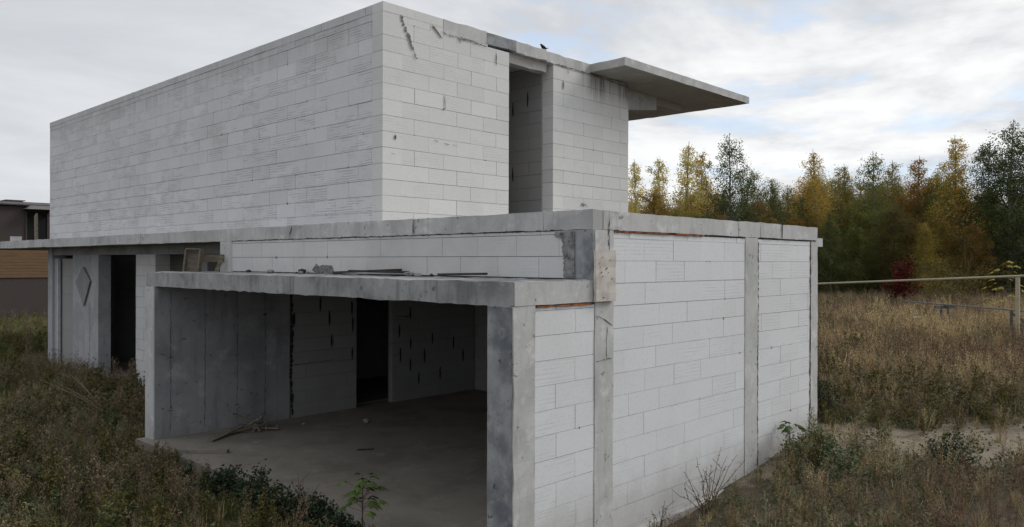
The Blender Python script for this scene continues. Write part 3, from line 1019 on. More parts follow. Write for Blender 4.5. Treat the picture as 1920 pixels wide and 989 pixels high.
# planks and rubble on the canopy
for i, (xa, ya, xb, yb, wd, lab) in enumerate(((6.55, 9.75, 6.62, 8.35, .09, 'long dark plank lying on the canopy against the block band'),
                                        (6.35, 9.1, 6.60, 8.15, .07, 'shorter dark plank overlapping the long one on the canopy'),
                                        (6.58, 7.5, 6.5, 6.6, .07, 'thin dark batten lying alone on the canopy, nearest the corner'))):
    mb = MB()
    mb.bar((xa, ya, z0 + .03 + .03 * (i == 1)), (xb, yb, z0 + .05 + .03 * (i == 0)), wd, .028)
    tag(mb.build('dark_plank', M['board_dark'], None), lab, 'plank', 'planks lying on the garage canopy')


def rock(name, x, y, z, s, mat, label, cat='rubble', group=None, seed=0, flat=.6):
    import bmesh
    bm = bmesh.new()
    bmesh.ops.create_icosphere(bm, subdivisions=1, radius=s)
    r = random.Random(seed)
    for v in bm.verts:
        v.co *= r.uniform(.7, 1.25)
        v.co.z *= flat
    zz = min(v.co.z for v in bm.verts)
    for v in bm.verts:
        v.co += Vector((x, y, z - zz * .8))
    me = bpy.data.meshes.new(name)
    bm.to_mesh(me)
    bm.free()
    me.materials.append(mat)
    o = bpy.data.objects.new(name, me)
    COL.objects.link(o)
    return tag(o, label, cat, group)


for i in range(10):
    y = [10.75, 10.6, 10.5, 10.9, 8.0, 7.9, 7.7, 9.9, 11.6, 12.4, 12.0, 6.9, 7.1, 9.3, 8.8, 11.2][i]
    rock('rubble_lump', 6.62 - .12 * ((i * 5) % 3) / 2, y, 2.803, [.07, .05, .035, .03][i % 4], M['stone'] if i % 3 else M['board_dark'],
         'small lump of rubble lying on the canopy along the foot of the block band', group='rubble on the canopy', seed=i)

# bird on the roof edge
bd = MB()
bx, by, bz = 11.34, 9.96, 7.018
prof = [(-.10, .055, .006), (-.06, .05, .022), (-.02, .055, .034), (.02, .07, .032), (.045, .088, .022), (.06, .098, .020), (.078, .098, .012), (.10, .095, .003)]
bd.tube([(bx - p[0], by, bz + p[1]) for p in prof], [p[2] for p in prof], 8)
bd.tube([(bx - .01, by - .012, bz + .03), (bx - .01, by - .012, bz - .004)], [.004, .004], 4)
bd.tube([(bx - .01, by + .012, bz + .03), (bx - .01, by + .012, bz - .004)], [.004, .004], 4)
bd.tube([(bx + .08, by, bz + .055), (bx + .15, by, bz + .075)], [.014, .006], 4)
tag(bd.build('bird', M['bird'], None), 'small black bird perched on the roof edge above the tall opening', 'bird')

# pile of sticks and a board on the garage floor
t = tag(empty('scrap_heap', (6.9, 12.9, 0)), 'small heap of broken sticks and laths on the garage floor by the concrete wall', 'scrap heap')
for A_, B_, wd in (((6.05, 12.62, .02), (6.95, 13.15, .08), .11), ((6.75, 13.2, .30), (7.25, 12.95, .04), .05), ((6.9, 12.75, .03), (7.35, 13.2, .22), .05),
                   ((6.85, 13.1, .02), (7.1, 12.8, .26), .04), ((7.0, 12.7, .02), (7.05, 13.2, .24), .04), ((6.6, 12.9, .04), (7.3, 12.85, .12), .05),
                   ((7.15, 12.75, .02), (7.3, 13.1, .2), .03), ((6.95, 13.2, .02), (7.3, 12.6, .05), .06)):
    mb = MB()
    mb.bar(A_, B_, wd, .025)
    mb.build('lath', M['board_back'] if wd != .05 else M['board'], t)
mb = MB()
mb.bar((5.36, 12.30, .03), (5.92, 11.72, .03), .10, .05)
tag(mb.build('concrete_strip', M['floor'], None), 'pale concrete kerb piece lying at the garage entrance edge', 'kerb piece')
for i, (x, y, s, lab) in enumerate(((8.8, 12.07, .075, 'pale stone in the middle of the dark garage floor, the largest one'), (7.9, 12.75, .03, 'tiny white stone near the foot of the block partition'),
                               (7.45, 12.9, .028, 'tiny white stone just right of the scrap heap'))):
    rock('stone', x, y, 0.0, s, M['stone'], lab, 'stone', seed=i + 50)
mb = MB()
mb.bar((7.40, 10.4, .012), (7.62, 10.25, .012), .03, .02)
tag(mb.build('wood_splinter', M['board_dark'], None), 'dark splinter of wood lying alone on the garage floor', 'splinter')

# debris inside the far doorway
t = tag(empty('doorway_debris', (7.6, 20, .02)), 'dark broken boards lying on the sill of the far left doorway', 'debris')
for A_, B_ in (((7.55, 19.6, .05), (7.9, 20.6, .12)), ((7.5, 20.2, .04), (8.1, 19.7, .16)), ((7.7, 20.9, .04), (7.8, 19.9, .2))):
    mb = MB()
    mb.bar(A_, B_, .12, .03)
    mb.build('board', M['board_dark'], t)


# ------------------------------------------------------------------ pipe and rail on the right
def at(px, py, depth):
    """point seen at that place of a 1920 x 989 view, that deep"""
    q = (_F + _R2 * ((px - 960) / FPX) - _U2 * ((py - 494.5) / FPX)) * depth
    return Vector((q.x, q.y, q.z + EYE))


t = tag(empty('gas_pipe', (22, 6, 1)), 'cream painted overhead pipe on posts running past the house to the right', 'pipe')
A_ = at(1532, 532.5, 26)
B_ = at(1912, 518, 20)
dirp = (B_ - A_).normalized()
mb = MB()
mb.tube([A_ - dirp * 9, A_, B_, B_ + dirp * 3.0, B_ + dirp * 8], [.031] * 5, 10)
mb.build('pipe', M['pipe'], t)
for k, p in enumerate((B_ - dirp * .05, A_ - dirp * 6, B_ + dirp * 7.4)):
    mb = MB()
    g = float(gz(p.x, p.y))
    mb.box(p.x - .043, p.x + .043, p.y - .043, p.y + .043, g - .2, p.z - .03)
    mb.build('post', M['pipe'], t)
t = tag(empty('low_rail', (24, 6.5, 1)), 'thin grey metal rail on low trestles standing in the weeds below the pipe', 'rail')
A_ = at(1692, 565, 27)
B_ = at(1925, 584, 21.8)
dr_ = (B_ - A_)
mb = MB()
mb.bar(A_, B_ + dr_ * .4, .12, .032)
mb.build('rail', M['rail'], t)
for f_ in (.36, .42, .90, 1.3):
    p = A_ + dr_ * f_
    g = float(gz(p.x, p.y))
    mb = MB()
    mb.bar((p.x, p.y, p.z - .03), (p.x, p.y, g), .07, .07)
    mb.build('leg', M['rail'], t)
mb = MB()
p = A_ + dr_ * .39
mb.bar((p.x - .25, p.y + .2, p.z - .075), (p.x + .25, p.y - .2, p.z - .075), .12, .09)
mb.build('cross_piece', M['rail'], t)
p = A_ + dr_ * .90
mb = MB()
mb.bar(p + Vector((0, 0, -.08)), p + Vector((.5, -.65, -.7)), .05, .05)
mb.build('brace', M['rail'], t)
p = at(1717, 604, 26)
g = float(gz(p.x, p.y))
t = tag(empty('metal_barrel', (p.x, p.y, g)), 'small bluish grey barrel half hidden in weeds below the rail', 'barrel')
mb = MB()
TB = max(.3, p.z + .14 - g)
mb.tube([(p.x, p.y, g), (p.x, p.y, g + .2 * TB), (p.x, p.y, g + .23 * TB), (p.x, p.y, g + .9 * TB), (p.x, p.y, g + TB)], [.15, .16, .168, .16, .15], 14)
mb.build('drum', M['bucket'], t)
mb = MB()
mb.tube([(p.x, p.y, g + TB + .002), (p.x, p.y, g + TB + .03)], [.17, .17], 14)
mb.build('lid', M['pale'], t)


# ------------------------------------------------------------------ vegetation prototypes (numpy)
class Leafy(MB):
    def blade(s, p, ang, h, wd, bend, tone, segs=3):
        d = Vector((math.cos(ang), math.sin(ang), 0))
        n = Vector((-d.y, d.x, 0))
        o = len(s.v)
        for i in range(segs):
            t = i / segs
            c = Vector(p) + d * bend * t * t + Vector((0, 0, h * (t - .12 * bend / max(h, .01) * t * t)))
            ww = wd * (1 - t * .6) / 2
            s.v += [tuple(c - n * ww), tuple(c + n * ww)]
        c = Vector(p) + d * bend + Vector((0, 0, h * (1 - .12 * bend / max(h, .01))))
        s.v.append(tuple(c))
        for i in range(segs - 1):
            s.face((o + 2 * i, o + 2 * i + 1, o + 2 * i + 3, o + 2 * i + 2), tone)
        s.face((o + 2 * segs - 2, o + 2 * segs - 1, o + 2 * segs), tone)

    def leaf(s, p, d, size, wd, tone, up=None):
        d = Vector(d).normalized()
        n = d.cross(up or Vector((random.uniform(-1, 1), random.uniform(-1, 1), random.uniform(-.2, 1))))
        if n.length < 1e-4:
            n = d.orthogonal()
        n.normalize()
        p = Vector(p)
        s.poly([p, p + d * size * .45 + n * wd * .5, p + d * size, p + d * size * .45 - n * wd * .5], tone)


def rv(r, z0=-1, z1=1):
    return Vector((r.uniform(-1, 1), r.uniform(-1, 1), r.uniform(z0, z1)))


def p_tuft(n, h, spread, wd, bend, seed):
    r = random.Random(seed)
    m = Leafy()
    for i in range(n):
        a = r.uniform(0, 6.283)
        q = r.uniform(0, spread)
        m.blade((q * math.cos(a), q * math.sin(a), -.02), a + r.uniform(-1, 1), h * r.uniform(.45, 1.1), wd * r.uniform(.6, 1.3), bend * r.uniform(.1, 1.0), r.random())
    return m


def p_plume(n, h, spread, seed):
    """tall dry grass with feathery seed heads"""
    r = random.Random(seed)
    m = Leafy()
    for i in range(n):
        a = r.uniform(0, 6.283)
        q = r.uniform(0, spread)
        hh = h * r.uniform(.6, 1.1)
        p = Vector((q * math.cos(a), q * math.sin(a), -.02))
        bd_ = hh * r.uniform(.05, .3)
        m.blade(p, a, hh, .006, bd_, r.uniform(.2, .8), 3)
        d = Vector((math.cos(a), math.sin(a), 0))
        for k in range(9):
            t = .68 + .32 * k / 9
            c = p + d * bd_ * t * t + Vector((0, 0, hh * (t - .1 * t * t * bd_ / hh)))
            m.leaf(c, rv(r, .2, 1.2), r.uniform(.03, .06), .010, r.uniform(.5, 1))
    for i in range(n):
        a = r.uniform(0, 6.283)
        q = r.uniform(0, spread)
        m.blade((q * math.cos(a), q * math.sin(a), -.02), a, h * r.uniform(.2, .5), .008, h * .2 * r.random(), r.random(), 2)
    return m


def p_weed(h, nst, leaf, seed, branchy=.5, lo=.1, tip=False, spread=.1):
    """upright bushy weed: stems with side shoots, small leaves or seed heads"""
    r = random.Random(seed)
    m = Leafy()
    for s in range(nst):
        a = r.uniform(0, 6.283)
        q = spread * r.random()
        p = Vector((q * math.cos(a), q * math.sin(a), -.02))
        lean = Vector((math.cos(a), math.sin(a), 0)) * r.uniform(.02, .22) * h
        hh = h * r.uniform(.65, 1.1)
        top = p + lean + Vector((0, 0, hh))
        m.blade(p, a, hh, .009, lean.length, .15, 3)
        for k in range(int(16 * (1 - lo))):
            t = lo + (1 - lo) * r.random()
            c = p + lean * t * t + Vector((0, 0, hh * t))
            a2 = r.uniform(0, 6.283)
            L = hh * .28 * (1.15 - t) * r.uniform(.5, 1.2) * branchy + .03
            e = c + Vector((math.cos(a2) * L * .7, math.sin(a2) * L * .7, L * .75))
            m.blade(c, a2, L * .75, .005, L * .7, .2, 2)
            for j in range(6):
                t2 = r.uniform(.2, 1.05)
                q2 = c.lerp(e, t2)
                m.leaf(q2 + rv(r) * .008, rv(r, -.3, 1), leaf * r.uniform(.5, 1.2), leaf * .42, r.uniform(.35, 1) if tip and t2 > .7 else r.uniform(0, .7))
    return m


def p_broad(h, n, leaf, seed, spread=.2):
    r = random.Random(seed)
    m = Leafy()
    for i in range(n):
        c = Vector((r.gauss(0, spread), r.gauss(0, spread), 0))
        z = h * r.uniform(.1, 1) * max(.3, 1 - (c.length / (spread * 3)) ** 2)
        c.z = z
        d = Vector((c.x, c.y, .05)).normalized() + rv(r, -.5, .7)
        m.leaf(c, d, leaf * r.uniform(.5, 1.2), leaf * .55, r.random(), Vector((r.uniform(-.4, .4), r.uniform(-.4, .4), 1)).cross(d))
        if i % 5 == 0:
            m.blade((c.x * .6, c.y * .6, -.02), math.atan2(c.y, c.x), z, .006, c.length * .4, .1, 2)
    return m


def proto_collection(name, items):
    c = bpy.data.collections.new(name)
    for i, (m, mat) in enumerate(items):
        me = m.mesh(name)
        me.materials.append(mat)
        o = bpy.data.objects.new('%s_%02d' % (name, i), me)
        c.objects.link(o)
    return c


def scatter(name, pts, coll, ncount, smin, smax, label, tilt=.12, zs=(.8, 1.2), sdist=None):
    n = len(pts)
    me = bpy.data.meshes.new(name)
    z = gz(pts[:, 0], pts[:, 1])
    co = np.column_stack([pts, z]).astype(np.float32)
    me.vertices.add(n)
    me.vertices.foreach_set('co', co.ravel())
    sc_ = rng.uniform(smin, smax, n)
    if sdist is not None:
        sc_ = sc_ * sdist
    s3 = np.column_stack([sc_, sc_, sc_ * rng.uniform(zs[0], zs[1], n)]).astype(np.float32)
    rot = np.column_stack([rng.normal(0, tilt, n), rng.normal(0, tilt, n), rng.uniform(0, 6.283, n)]).astype(np.float32)
    a = me.attributes.new('rot', 'FLOAT_VECTOR', 'POINT')
    a.data.foreach_set('vector', rot.ravel())
    a = me.attributes.new('scl', 'FLOAT_VECTOR', 'POINT')
    a.data.foreach_set('vector', s3.ravel())
    a = me.attributes.new('pick', 'INT', 'POINT')
    a.data.foreach_set('value', rng.integers(0, ncount, n).astype(np.int32))
    o = bpy.data.objects.new(name, me)
    COL.objects.link(o)
    tag(o, label, kind='stuff')
    g = bpy.data.node_groups.new(name, 'GeometryNodeTree')
    g.interface.new_socket('Geometry', in_out='INPUT', socket_type='NodeSocketGeometry')
    g.interface.new_socket('Geometry', in_out='OUTPUT', socket_type='NodeSocketGeometry')
    N = g.nodes
    gi, go_ = N.new('NodeGroupInput'), N.new('NodeGroupOutput')
    ci = N.new('GeometryNodeCollectionInfo')
    ci.inputs['Collection'].default_value = coll
    ci.inputs['Separate Children'].default_value = True
    ci.inputs['Reset Children'].default_value = True
    ip = N.new('GeometryNodeInstanceOnPoints')
    ip.inputs['Pick Instance'].default_value = True

    def na(nm, typ):
        k = N.new('GeometryNodeInputNamedAttribute')
        k.data_type = typ
        k.inputs['Name'].default_value = nm
        return [x for x in k.outputs if x.enabled and x.name == 'Attribute'][0]
    g.links.new(gi.outputs[0], ip.inputs['Points'])
    g.links.new(ci.outputs[0], ip.inputs['Instance'])
    g.links.new(na('pick', 'INT'), ip.inputs['Instance Index'])
    g.links.new(na('rot', 'FLOAT_VECTOR'), ip.inputs['Rotation'])
    g.links.new(na('scl', 'FLOAT_VECTOR'), ip.inputs['Scale'])
    g.links.new(ip.outputs[0], go_.inputs[0])
    md = o.modifiers.new('scatter', 'NODES')
    md.node_group = g
    return o


F2 = np.array([math.cos(YAW), math.sin(YAW)])
R2 = np.array([math.sin(YAW), -math.cos(YAW)])


def vnoise(x, y, s, seed=0):
    """cheap smooth value noise"""
    r = np.random.default_rng(seed)
    T = r.random((64, 64))
    u, v = x / s, y / s
    i, j = np.floor(u).astype(int), np.floor(v).astype(int)
    fu, fv = u - i, v - j
    fu, fv = fu * fu * (3 - 2 * fu), fv * fv * (3 - 2 * fv)
    g = lambda a, c: T[a % 64, c % 64]
    return (g(i, j) * (1 - fu) * (1 - fv) + g(i + 1, j) * fu * (1 - fv) + g(i, j + 1) * (1 - fu) * fv + g(i + 1, j + 1) * fu * fv)


def spread_points(dens, d0=7.0, d1=60.0, px0=-150, px1=2080, falloff=1.25, side=None):
    """random points in the field in front of the viewer; dens per square metre near by"""
    t1 = (px1 - 960) / FPX
    t0 = (px0 - 960) / FPX
    area = .5 * (t1 - t0) * (d1 * d1 - d0 * d0)
    n = int(area * dens)
    d = np.sqrt(rng.uniform(d0 * d0, d1 * d1, n))
    tt = rng.uniform(t0, t1, n)
    keep = rng.random(n) < np.minimum(1, (12 / d) ** falloff)
    d, tt = d[keep], tt[keep]
    P_ = d[:, None] * F2 + (d * tt)[:, None] * R2
    x, y = P_[:, 0], P_[:, 1]
    free = ~(((x > 5.25) & (x < 12.68) & (y > 5.02) & (y < 26.2)) | ((x > 12.5) & (x < 14.2) & (y > 9.4) & (y < 26.2)))
    # between the canopy wall and the recessed terrace the ground runs in under the slab
    under = (x > 5.4) & (x < 7.4) & (y > 13.95) & (y < 26)
    keep = free | under
    keep &= ~((y > 44.6) & (x < 24))
    return P_[keep], d[keep]


def is_left(P_):
    return (P_ @ R2) / (P_ @ F2) < 0.05


def sandy(P_):
    dx, dy = P_[:, 0] - 13.5, P_[:, 1] - 2.7
    u_ = (dx * .70 + dy * .71) / 1.35
    v_ = (dx * .71 - dy * .70) / 4.6
    return u_ ** 2 + v_ ** 2 + (vnoise(P_[:, 0], P_[:, 1], .8, 5) - .5) * 2.6


cD = proto_collection('dry_tuft', [(p_tuft(34, .42, .09, .008, .18, i), M['dry_grass']) for i in range(4)])
cP = proto_collection('plume_grass', [(p_plume(15, .75, .12, 20 + i), M['dry_grass']) for i in range(4)])
cB = proto_collection('brown_weed', [(p_weed(.75, 4, .028, 30 + i, .9, .15, True), M['brown_weed']) for i in range(4)])
cR = proto_collection('red_weed', [(p_weed(.7, 5, .026, 130 + i, .8, .2, True), M['red_weed']) for i in range(3)])
cG = proto_collection('green_tuft', [(p_tuft(40, .24, .12, .010, .14, 40 + i), M['green_grass']) for i in range(4)])
cW = proto_collection('green_weed', [(p_weed(.42, 4, .045, 50 + i, .8, .05), M['green_weed']) for i in range(4)])
cS = proto_collection('grey_weed', [(p_weed(.62, 5, .036, 60 + i, .8, .1, True), M['grey_weed']) for i in range(4)])
cL = proto_collection('broad_weed', [(p_broad(.28, 70, .06, 70 + i, .13), M['green_weed']) for i in range(3)])

cK = proto_collection('pale_stalks', [(p_tuft(6, .85, .12, .009, .25, 110 + i), M['pale_stalk']) for i in range(3)] + [(p_plume(5, .8, .12, 120), M['pale_stalk'])])
cO = proto_collection('olive_weed', [(p_weed(.55, 5, .05, 90 + i, .7, .05), M['olive_weed']) for i in range(4)])

# right-hand meadow
P_, D_ = spread_points(54, d0=5.5, px0=900, px1=2900)
k = ~is_left(P_)
s_ = sandy(P_)
dd_ = D_
thin = np.where(s_ < 1.0, rng.random(len(P_)) < .16, True) & np.where(s_ < 1.6, rng.random(len(P_)) < .6, True)
m_ = vnoise(P_[:, 0], P_[:, 1], 2.2, 1)
m2 = vnoise(P_[:, 0], P_[:, 1], 5.0, 2)
near = np.clip((14.5 - dd_) / 3, 0, 1)
U_ = rng.random(len(P_))
dry = (k & thin & (U_ < .55 - .10 * near))
wallk = np.clip((5.02 - P_[:, 1]) / .9, 0, 1)
low = np.where((P_[:, 0] < 10.6) & (P_[:, 1] > 3.6), .5 + .4 * wallk, 1.0) * np.where(dd_ < 13.5, .72, 1.0)
thin |= (P_[:, 0] < 11.3) & (P_[:, 1] < 4.95) & (rng.random(len(P_)) < .8)
thin &= ~((P_[:, 0] < 9.6) & (P_[:, 1] > 4.9) & (rng.random(len(P_)) < .25))
dry = dry & thin
scatter('dry_grass', P_[dry], cD, 4, .6, 1.25, 'tangle of dry brown grass over the meadow to the right', sdist=low[dry] * np.clip(dd_[dry] / 16, .8, 1.35))
pl = (k & thin & (rng.random(len(P_)) < .08 + .20 * (m_ > .5)) & (dd_ > 9) & (dd_ < 31))
scatter('feathery_dry_grass', P_[pl], cP, 4, .6, 1.1, 'feathery straw coloured grass standing in the meadow', sdist=low[pl] * np.clip(dd_[pl] / 18, .8, 1.25))
bw = (k & thin & (rng.random(len(P_)) < np.where(m_ < .55, .30, .12)))
scatter('brown_weeds', P_[bw], cB, 4, .55, 1.1, 'withered brown weeds standing through the meadow', sdist=low[bw] * np.where(dd_[bw] < 14, .9, 1.05))
rw = (k & thin & (m2 > .55) & (rng.random(len(P_)) < .22))
scatter('reddish_weeds', P_[rw], cR, 3, .5, 1.1, 'reddish brown dried weeds in patches of the meadow', sdist=low[rw] * np.where(dd_[rw] < 14, .9, 1.1))
gw_ = (k & thin & (dd_ < 17) & (rng.random(len(P_)) < .05 + .34 * near * (m_ > .5)))
scatter('grey_green_weeds', P_[gw_], cS, 4, .55, 1.05, 'grey green seeding weeds in the right foreground', sdist=low[gw_])
gg = (k & thin & (dd_ < 20) & (rng.random(len(P_)) < .25 * (m2 < .6)))
scatter('low_green_cover', P_[gg], cL, 3, .6, 1.1, 'low green leaves creeping between the weeds on the right', sdist=np.minimum(1, low[gg] + .2))

ps = (k & thin & (rng.random(len(P_)) < .07))
scatter('pale_stalks', P_[ps], cK, 4, .5, 1.15, 'single pale dry stalks rising out of the meadow', sdist=low[ps], tilt=.3)
og = (k & thin & (dd_ < 40) & (rng.random(len(P_)) < .30 * (m2 < .42)))
scatter('olive_patches', P_[og], cO, 4, .5, 1.1, 'patches of olive green weeds in the meadow', sdist=low[og])

# left-hand verge
P_, D_ = spread_points(60, d0=5.5, px0=-1000, px1=1000, falloff=1.0)
k = is_left(P_)
m_ = vnoise(P_[:, 0], P_[:, 1], 1.7, 11)
m2 = vnoise(P_[:, 0], P_[:, 1], 4.0, 12)
edge = P_[:, 0] > 5.0
hs = np.where((P_[:, 0] > 4.75) & (P_[:, 1] < 14), .48, np.where((P_[:, 0] > 3.6) & (P_[:, 1] < 15), .72, .92))
U_ = rng.random(len(P_))
a1 = k & (U_ < .55)
scatter('green_grass', P_[a1], cG, 4, .7, 1.6, 'rough green grass on the verge to the left', sdist=hs[a1] * np.clip(D_[a1] / 18, .9, 1.6))
a1 = k & (rng.random(len(P_)) < np.where(m_ > .5, .18, .04))
scatter('green_weeds', P_[a1], cW, 4, .6, 1.2, 'small green leafy weeds on the verge to the left', sdist=hs[a1])
a1 = k & (rng.random(len(P_)) < .06)
scatter('pale_dry_stalks', P_[a1], cK, 4, .4, .95, 'single pale dry stalks rising out of the verge to the left', sdist=hs[a1], tilt=.35)
a1 = k & (rng.random(len(P_)) < np.where((m_ > .5) | (D_ < 13), .16, .06))
scatter('olive_weeds', P_[a1], cO, 4, .4, 1.25, 'yellowing olive weeds standing through the verge to the left', sdist=hs[a1])
a1 = k & (rng.random(len(P_)) < np.where(m2 > .45, .20, .06))
scatter('withered_weeds', P_[a1], cB, 4, .5, 1.2, 'withered brown weeds among the green on the left', sdist=hs[a1])
a1 = k & (rng.random(len(P_)) < np.where(m_ < .35, .12, .02))
scatter('seeding_weeds', P_[a1], cS, 4, .5, .95, 'grey green seeding weeds on the verge to the left', sdist=hs[a1])
a1 = k & (rng.random(len(P_)) < .10 + .22 * (m2 < .5) + .10 * (D_ > 22))
scatter('straw_tufts', P_[a1], cD, 4, .5, 1.0, 'straw coloured tufts mixed into the verge to the left', sdist=hs[a1])
a1 = k & (rng.random(len(P_)) < .12 * (m2 < .55))
scatter('leafy_cover', P_[a1], cL, 3, .6, 1.1, 'low leafy ground cover on the verge to the left', sdist=hs[a1])


# ------------------------------------------------------------------ single plants near the house
def plant(name, loc, m, leafmat, label, cat, stems=None, stemmat=None, group=None, s=1.0, rz=0.0):
    t = tag(empty(name, loc, rz), label, cat, group)
    t.scale = (s, s, s)
    me = m.mesh('foliage')
    me.materials.append(leafmat)
    o = bpy.data.objects.new('foliage', me)
    COL.objects.link(o)
    o.parent = t
    if stems:
        me = stems.mesh('stem')
        me.materials.append(stemmat or M['stem'])
        o = bpy.data.objects.new('stem', me)
        COL.objects.link(o)
        o.parent = t
    return t


def bush(h, rad_, n, leaf, seed):
    r = random.Random(seed)
    m, st = Leafy(), Leafy()
    for k in range(14):
        a = r.uniform(0, 6.283)
        q = rad_ * r.uniform(.2, 1.0)
        e = Vector((q * math.cos(a), q * math.sin(a), h * r.uniform(.55, 1.05) * (1 - .4 * (q / rad_) ** 2)))
        st.tube([(0.1 * e.x, .1 * e.y, -.05), (e.x * .5, e.y * .5, e.z * .6), tuple(e)], [.012, .008, .003], 4)
        for j in range(n // 14):
            t = r.uniform(.25, 1.05)
            c = Vector((e.x * t, e.y * t, e.z * (t ** .8))) + rv(r) * rad_ * .22
            if c.z < .02:
                continue
            m.leaf(c, rv(r, -.6, .8), leaf * r.uniform(.5, 1.2), leaf * .6, r.random())
    return m, st


bush_pos = [(4.98, 9.9, .42, .42, 'dark leafy bush at the garage entrance, farthest of the row'), (5.02, 9.25, .5, .45, 'dark leafy bush at the garage entrance, second from the far end'),
            (4.95, 8.55, .44, .42, 'dark leafy bush at the middle of the garage entrance'), (5.05, 8.0, .36, .38, 'dark leafy bush at the garage entrance, second nearest'),
            (5.02, 7.5, .28, .32, 'lowest dark leafy bush at the bottom edge of the picture'), (4.7, 10.7, .34, .35, 'small dark bush between the pale kerb piece and the larger bushes')]
for i, (x, y, h, rd, lab) in enumerate(bush_pos):
    m, st = bush(h, rd, 1500, .05, 200 + i)
    plant('dark_bush', (x, y, gz(x, y)), m, M['bush_leaf'], lab, 'bush', st, group='dark bushes along the garage entrance')
for i, (x, y, h, rd, mt, lab) in enumerate(((13.3, 5.55, .75, .42, 'bush_leaf', 'dark green bush just behind the far right corner of the house'),
                                    (10.9, 4.45, .55, .5, 'green_weed', 'green bush on the mound in front of the second column'),
                                    (10.3, 3.9, .6, .5, 'green_weed', 'leafy green bush below the mound, right of the wall foot'),
                                    (11.6, 3.0, .5, .5, 'bush_leaf', 'dark green bush in the weeds in front of the sandy patch'),
                                    (15.0, 1.6, .40, .40, 'green_weed', 'green bush growing in the sandy patch'))):
    m, st = bush(h, rd, 1300, .045, 300 + i)
    plant('green_bush', (x, y, gz(x, y)), m, M[mt], lab, 'bush', st, group='green bushes near the right wall')


def maple(h, seed, nleaf=22, leaf=.13, rad_=.22, lean=0.0, zlo=.78):
    r = random.Random(seed)
    m, st = Leafy(), Leafy()
    st.tube([(0, 0, -.1), (lean * .3, 0, h * .5), (lean, 0, h)], [.009, .007, .004], 5)
    for i in range(nleaf):
        a = r.uniform(0, 6.283)
        z = h * r.uniform(zlo, 1.02)
        L = rad_ * r.uniform(.35, 1.0)
        c = Vector((lean + math.cos(a) * L, math.sin(a) * L, z + .05 * r.random()))
        st.tube([(lean * z / h, 0, z - .06), tuple(c)], [.003, .002], 3)
        d0 = Vector((math.cos(a), math.sin(a), -.55))
        for k in (-2, -1, 0, 1, 2):      # palmate leaf: five lobes
            rot = Matrix.Rotation(k * .62, 3, 'Z')
            d = rot @ d0
            m.leaf(c, d, leaf * (1 - .16 * abs(k)) * r.uniform(.8, 1.1), leaf * .38, r.uniform(.2, 1), Vector((0, 0, 1)))
    return m, st


m, st = maple(.90, 5, 30, .14, .24, zlo=.62)
plant('sapling', (5.02, 6.95, -.18), m, M['sapling_leaf'], 'young green maple sapling with drooping leaves at the garage entrance', 'sapling', st)
m, st = maple(.46, 6, 14, .12, .19)
plant('sapling', (11.05, 4.95, gz(11.05, 4.95)), m, M['sapling_leaf'], 'bright green sapling against the white wall beside the far column', 'sapling', st)


def twiggy(h, rad_, seed, n=16, bud=.022):
    r = random.Random(seed)
    m, st = Leafy(), Leafy()
    for k in range(n):
        a = r.uniform(0, 6.283)
        q = rad_ * r.uniform(.1, 1)
        hh = h * r.uniform(.45, 1.05)
        P0 = Vector((r.uniform(-.05, .05), r.uniform(-.05, .05), -.03))
        pts = [P0]
        for j in range(1, 6):
            t = j / 5
            pts.append(Vector((q * math.cos(a) * t ** 1.2, q * math.sin(a) * t ** 1.2, hh * t)) + rv(r) * .02)
        st.tube(pts, [.006, .005, .0045, .004, .0032, .002], 3)
        for j in range(14):
            t = r.uniform(.2, 1) * 4.99
            i0 = int(t)
            c = pts[i0].lerp(pts[i0 + 1], t - i0)
            m.leaf(c, rv(r, -.3, 1), bud * r.uniform(.6, 1.4), bud * .6, r.random())
        if r.random() < .6:
            i0 = r.randint(2, 4)
            e = pts[i0] + Vector((r.uniform(-.2, .2), r.uniform(-.1, .1), r.uniform(.08, .25)))
            st.tube([pts[i0], e], [.004, .002], 3)
            for j in range(6):
                m.leaf(pts[i0].lerp(e, r.random()), rv(r, -.3, 1), bud * r.uniform(.6, 1.3), bud * .6, r.random())
    return m, st


m, st = twiggy(.78, .55, 9, 15)
plant('dry_shrub', (8.55, 4.86, gz(8.55, 4.86)), m, M['brown_weed'], 'bare twiggy dry shrub standing in front of the white block wall', 'shrub', st)
m, st = twiggy(.55, .35, 10, 8)
plant('dry_shrub', (7.55, 4.9, gz(7.55, 4.9) - .1), m, M['brown_weed'], 'low reddish dry weed beside the concrete ledge near the bottom edge', 'shrub', st)
m, st = twiggy(.55, .5, 12, 9)
plant('dry_shrub', (4.9, 8.1, -.1), m, M['brown_weed'], 'dark bare weed rising above the bushes at the garage entrance', 'shrub', st)

# bent dry stalks at the left
t = tag(empty('dry_stalks', (5.2, 16.5, 0)), 'bundle of long pale dry stalks leaning over in the grass at the left', 'stalks')
B0 = at(222, 785, 15.2)
for i, (x, y, dz) in enumerate(((128, 698, 14.9), (140, 705, 15.2), (100, 715, 15.0), (165, 738, 14.7), (75, 712, 15.3), (120, 752, 14.6))):
    e = at(x, y, dz)
    b0 = B0 + Vector((random.uniform(-.15, .15), random.uniform(-.15, .15), -.1))
    mid_ = b0.lerp(e, .55) + Vector((0, 0, .06))
    mb = MB()
    mb.tube([b0, mid_, e], [.014, .011, .004], 5)
    o = mb.build('stalk', M['straw_stem'], t)


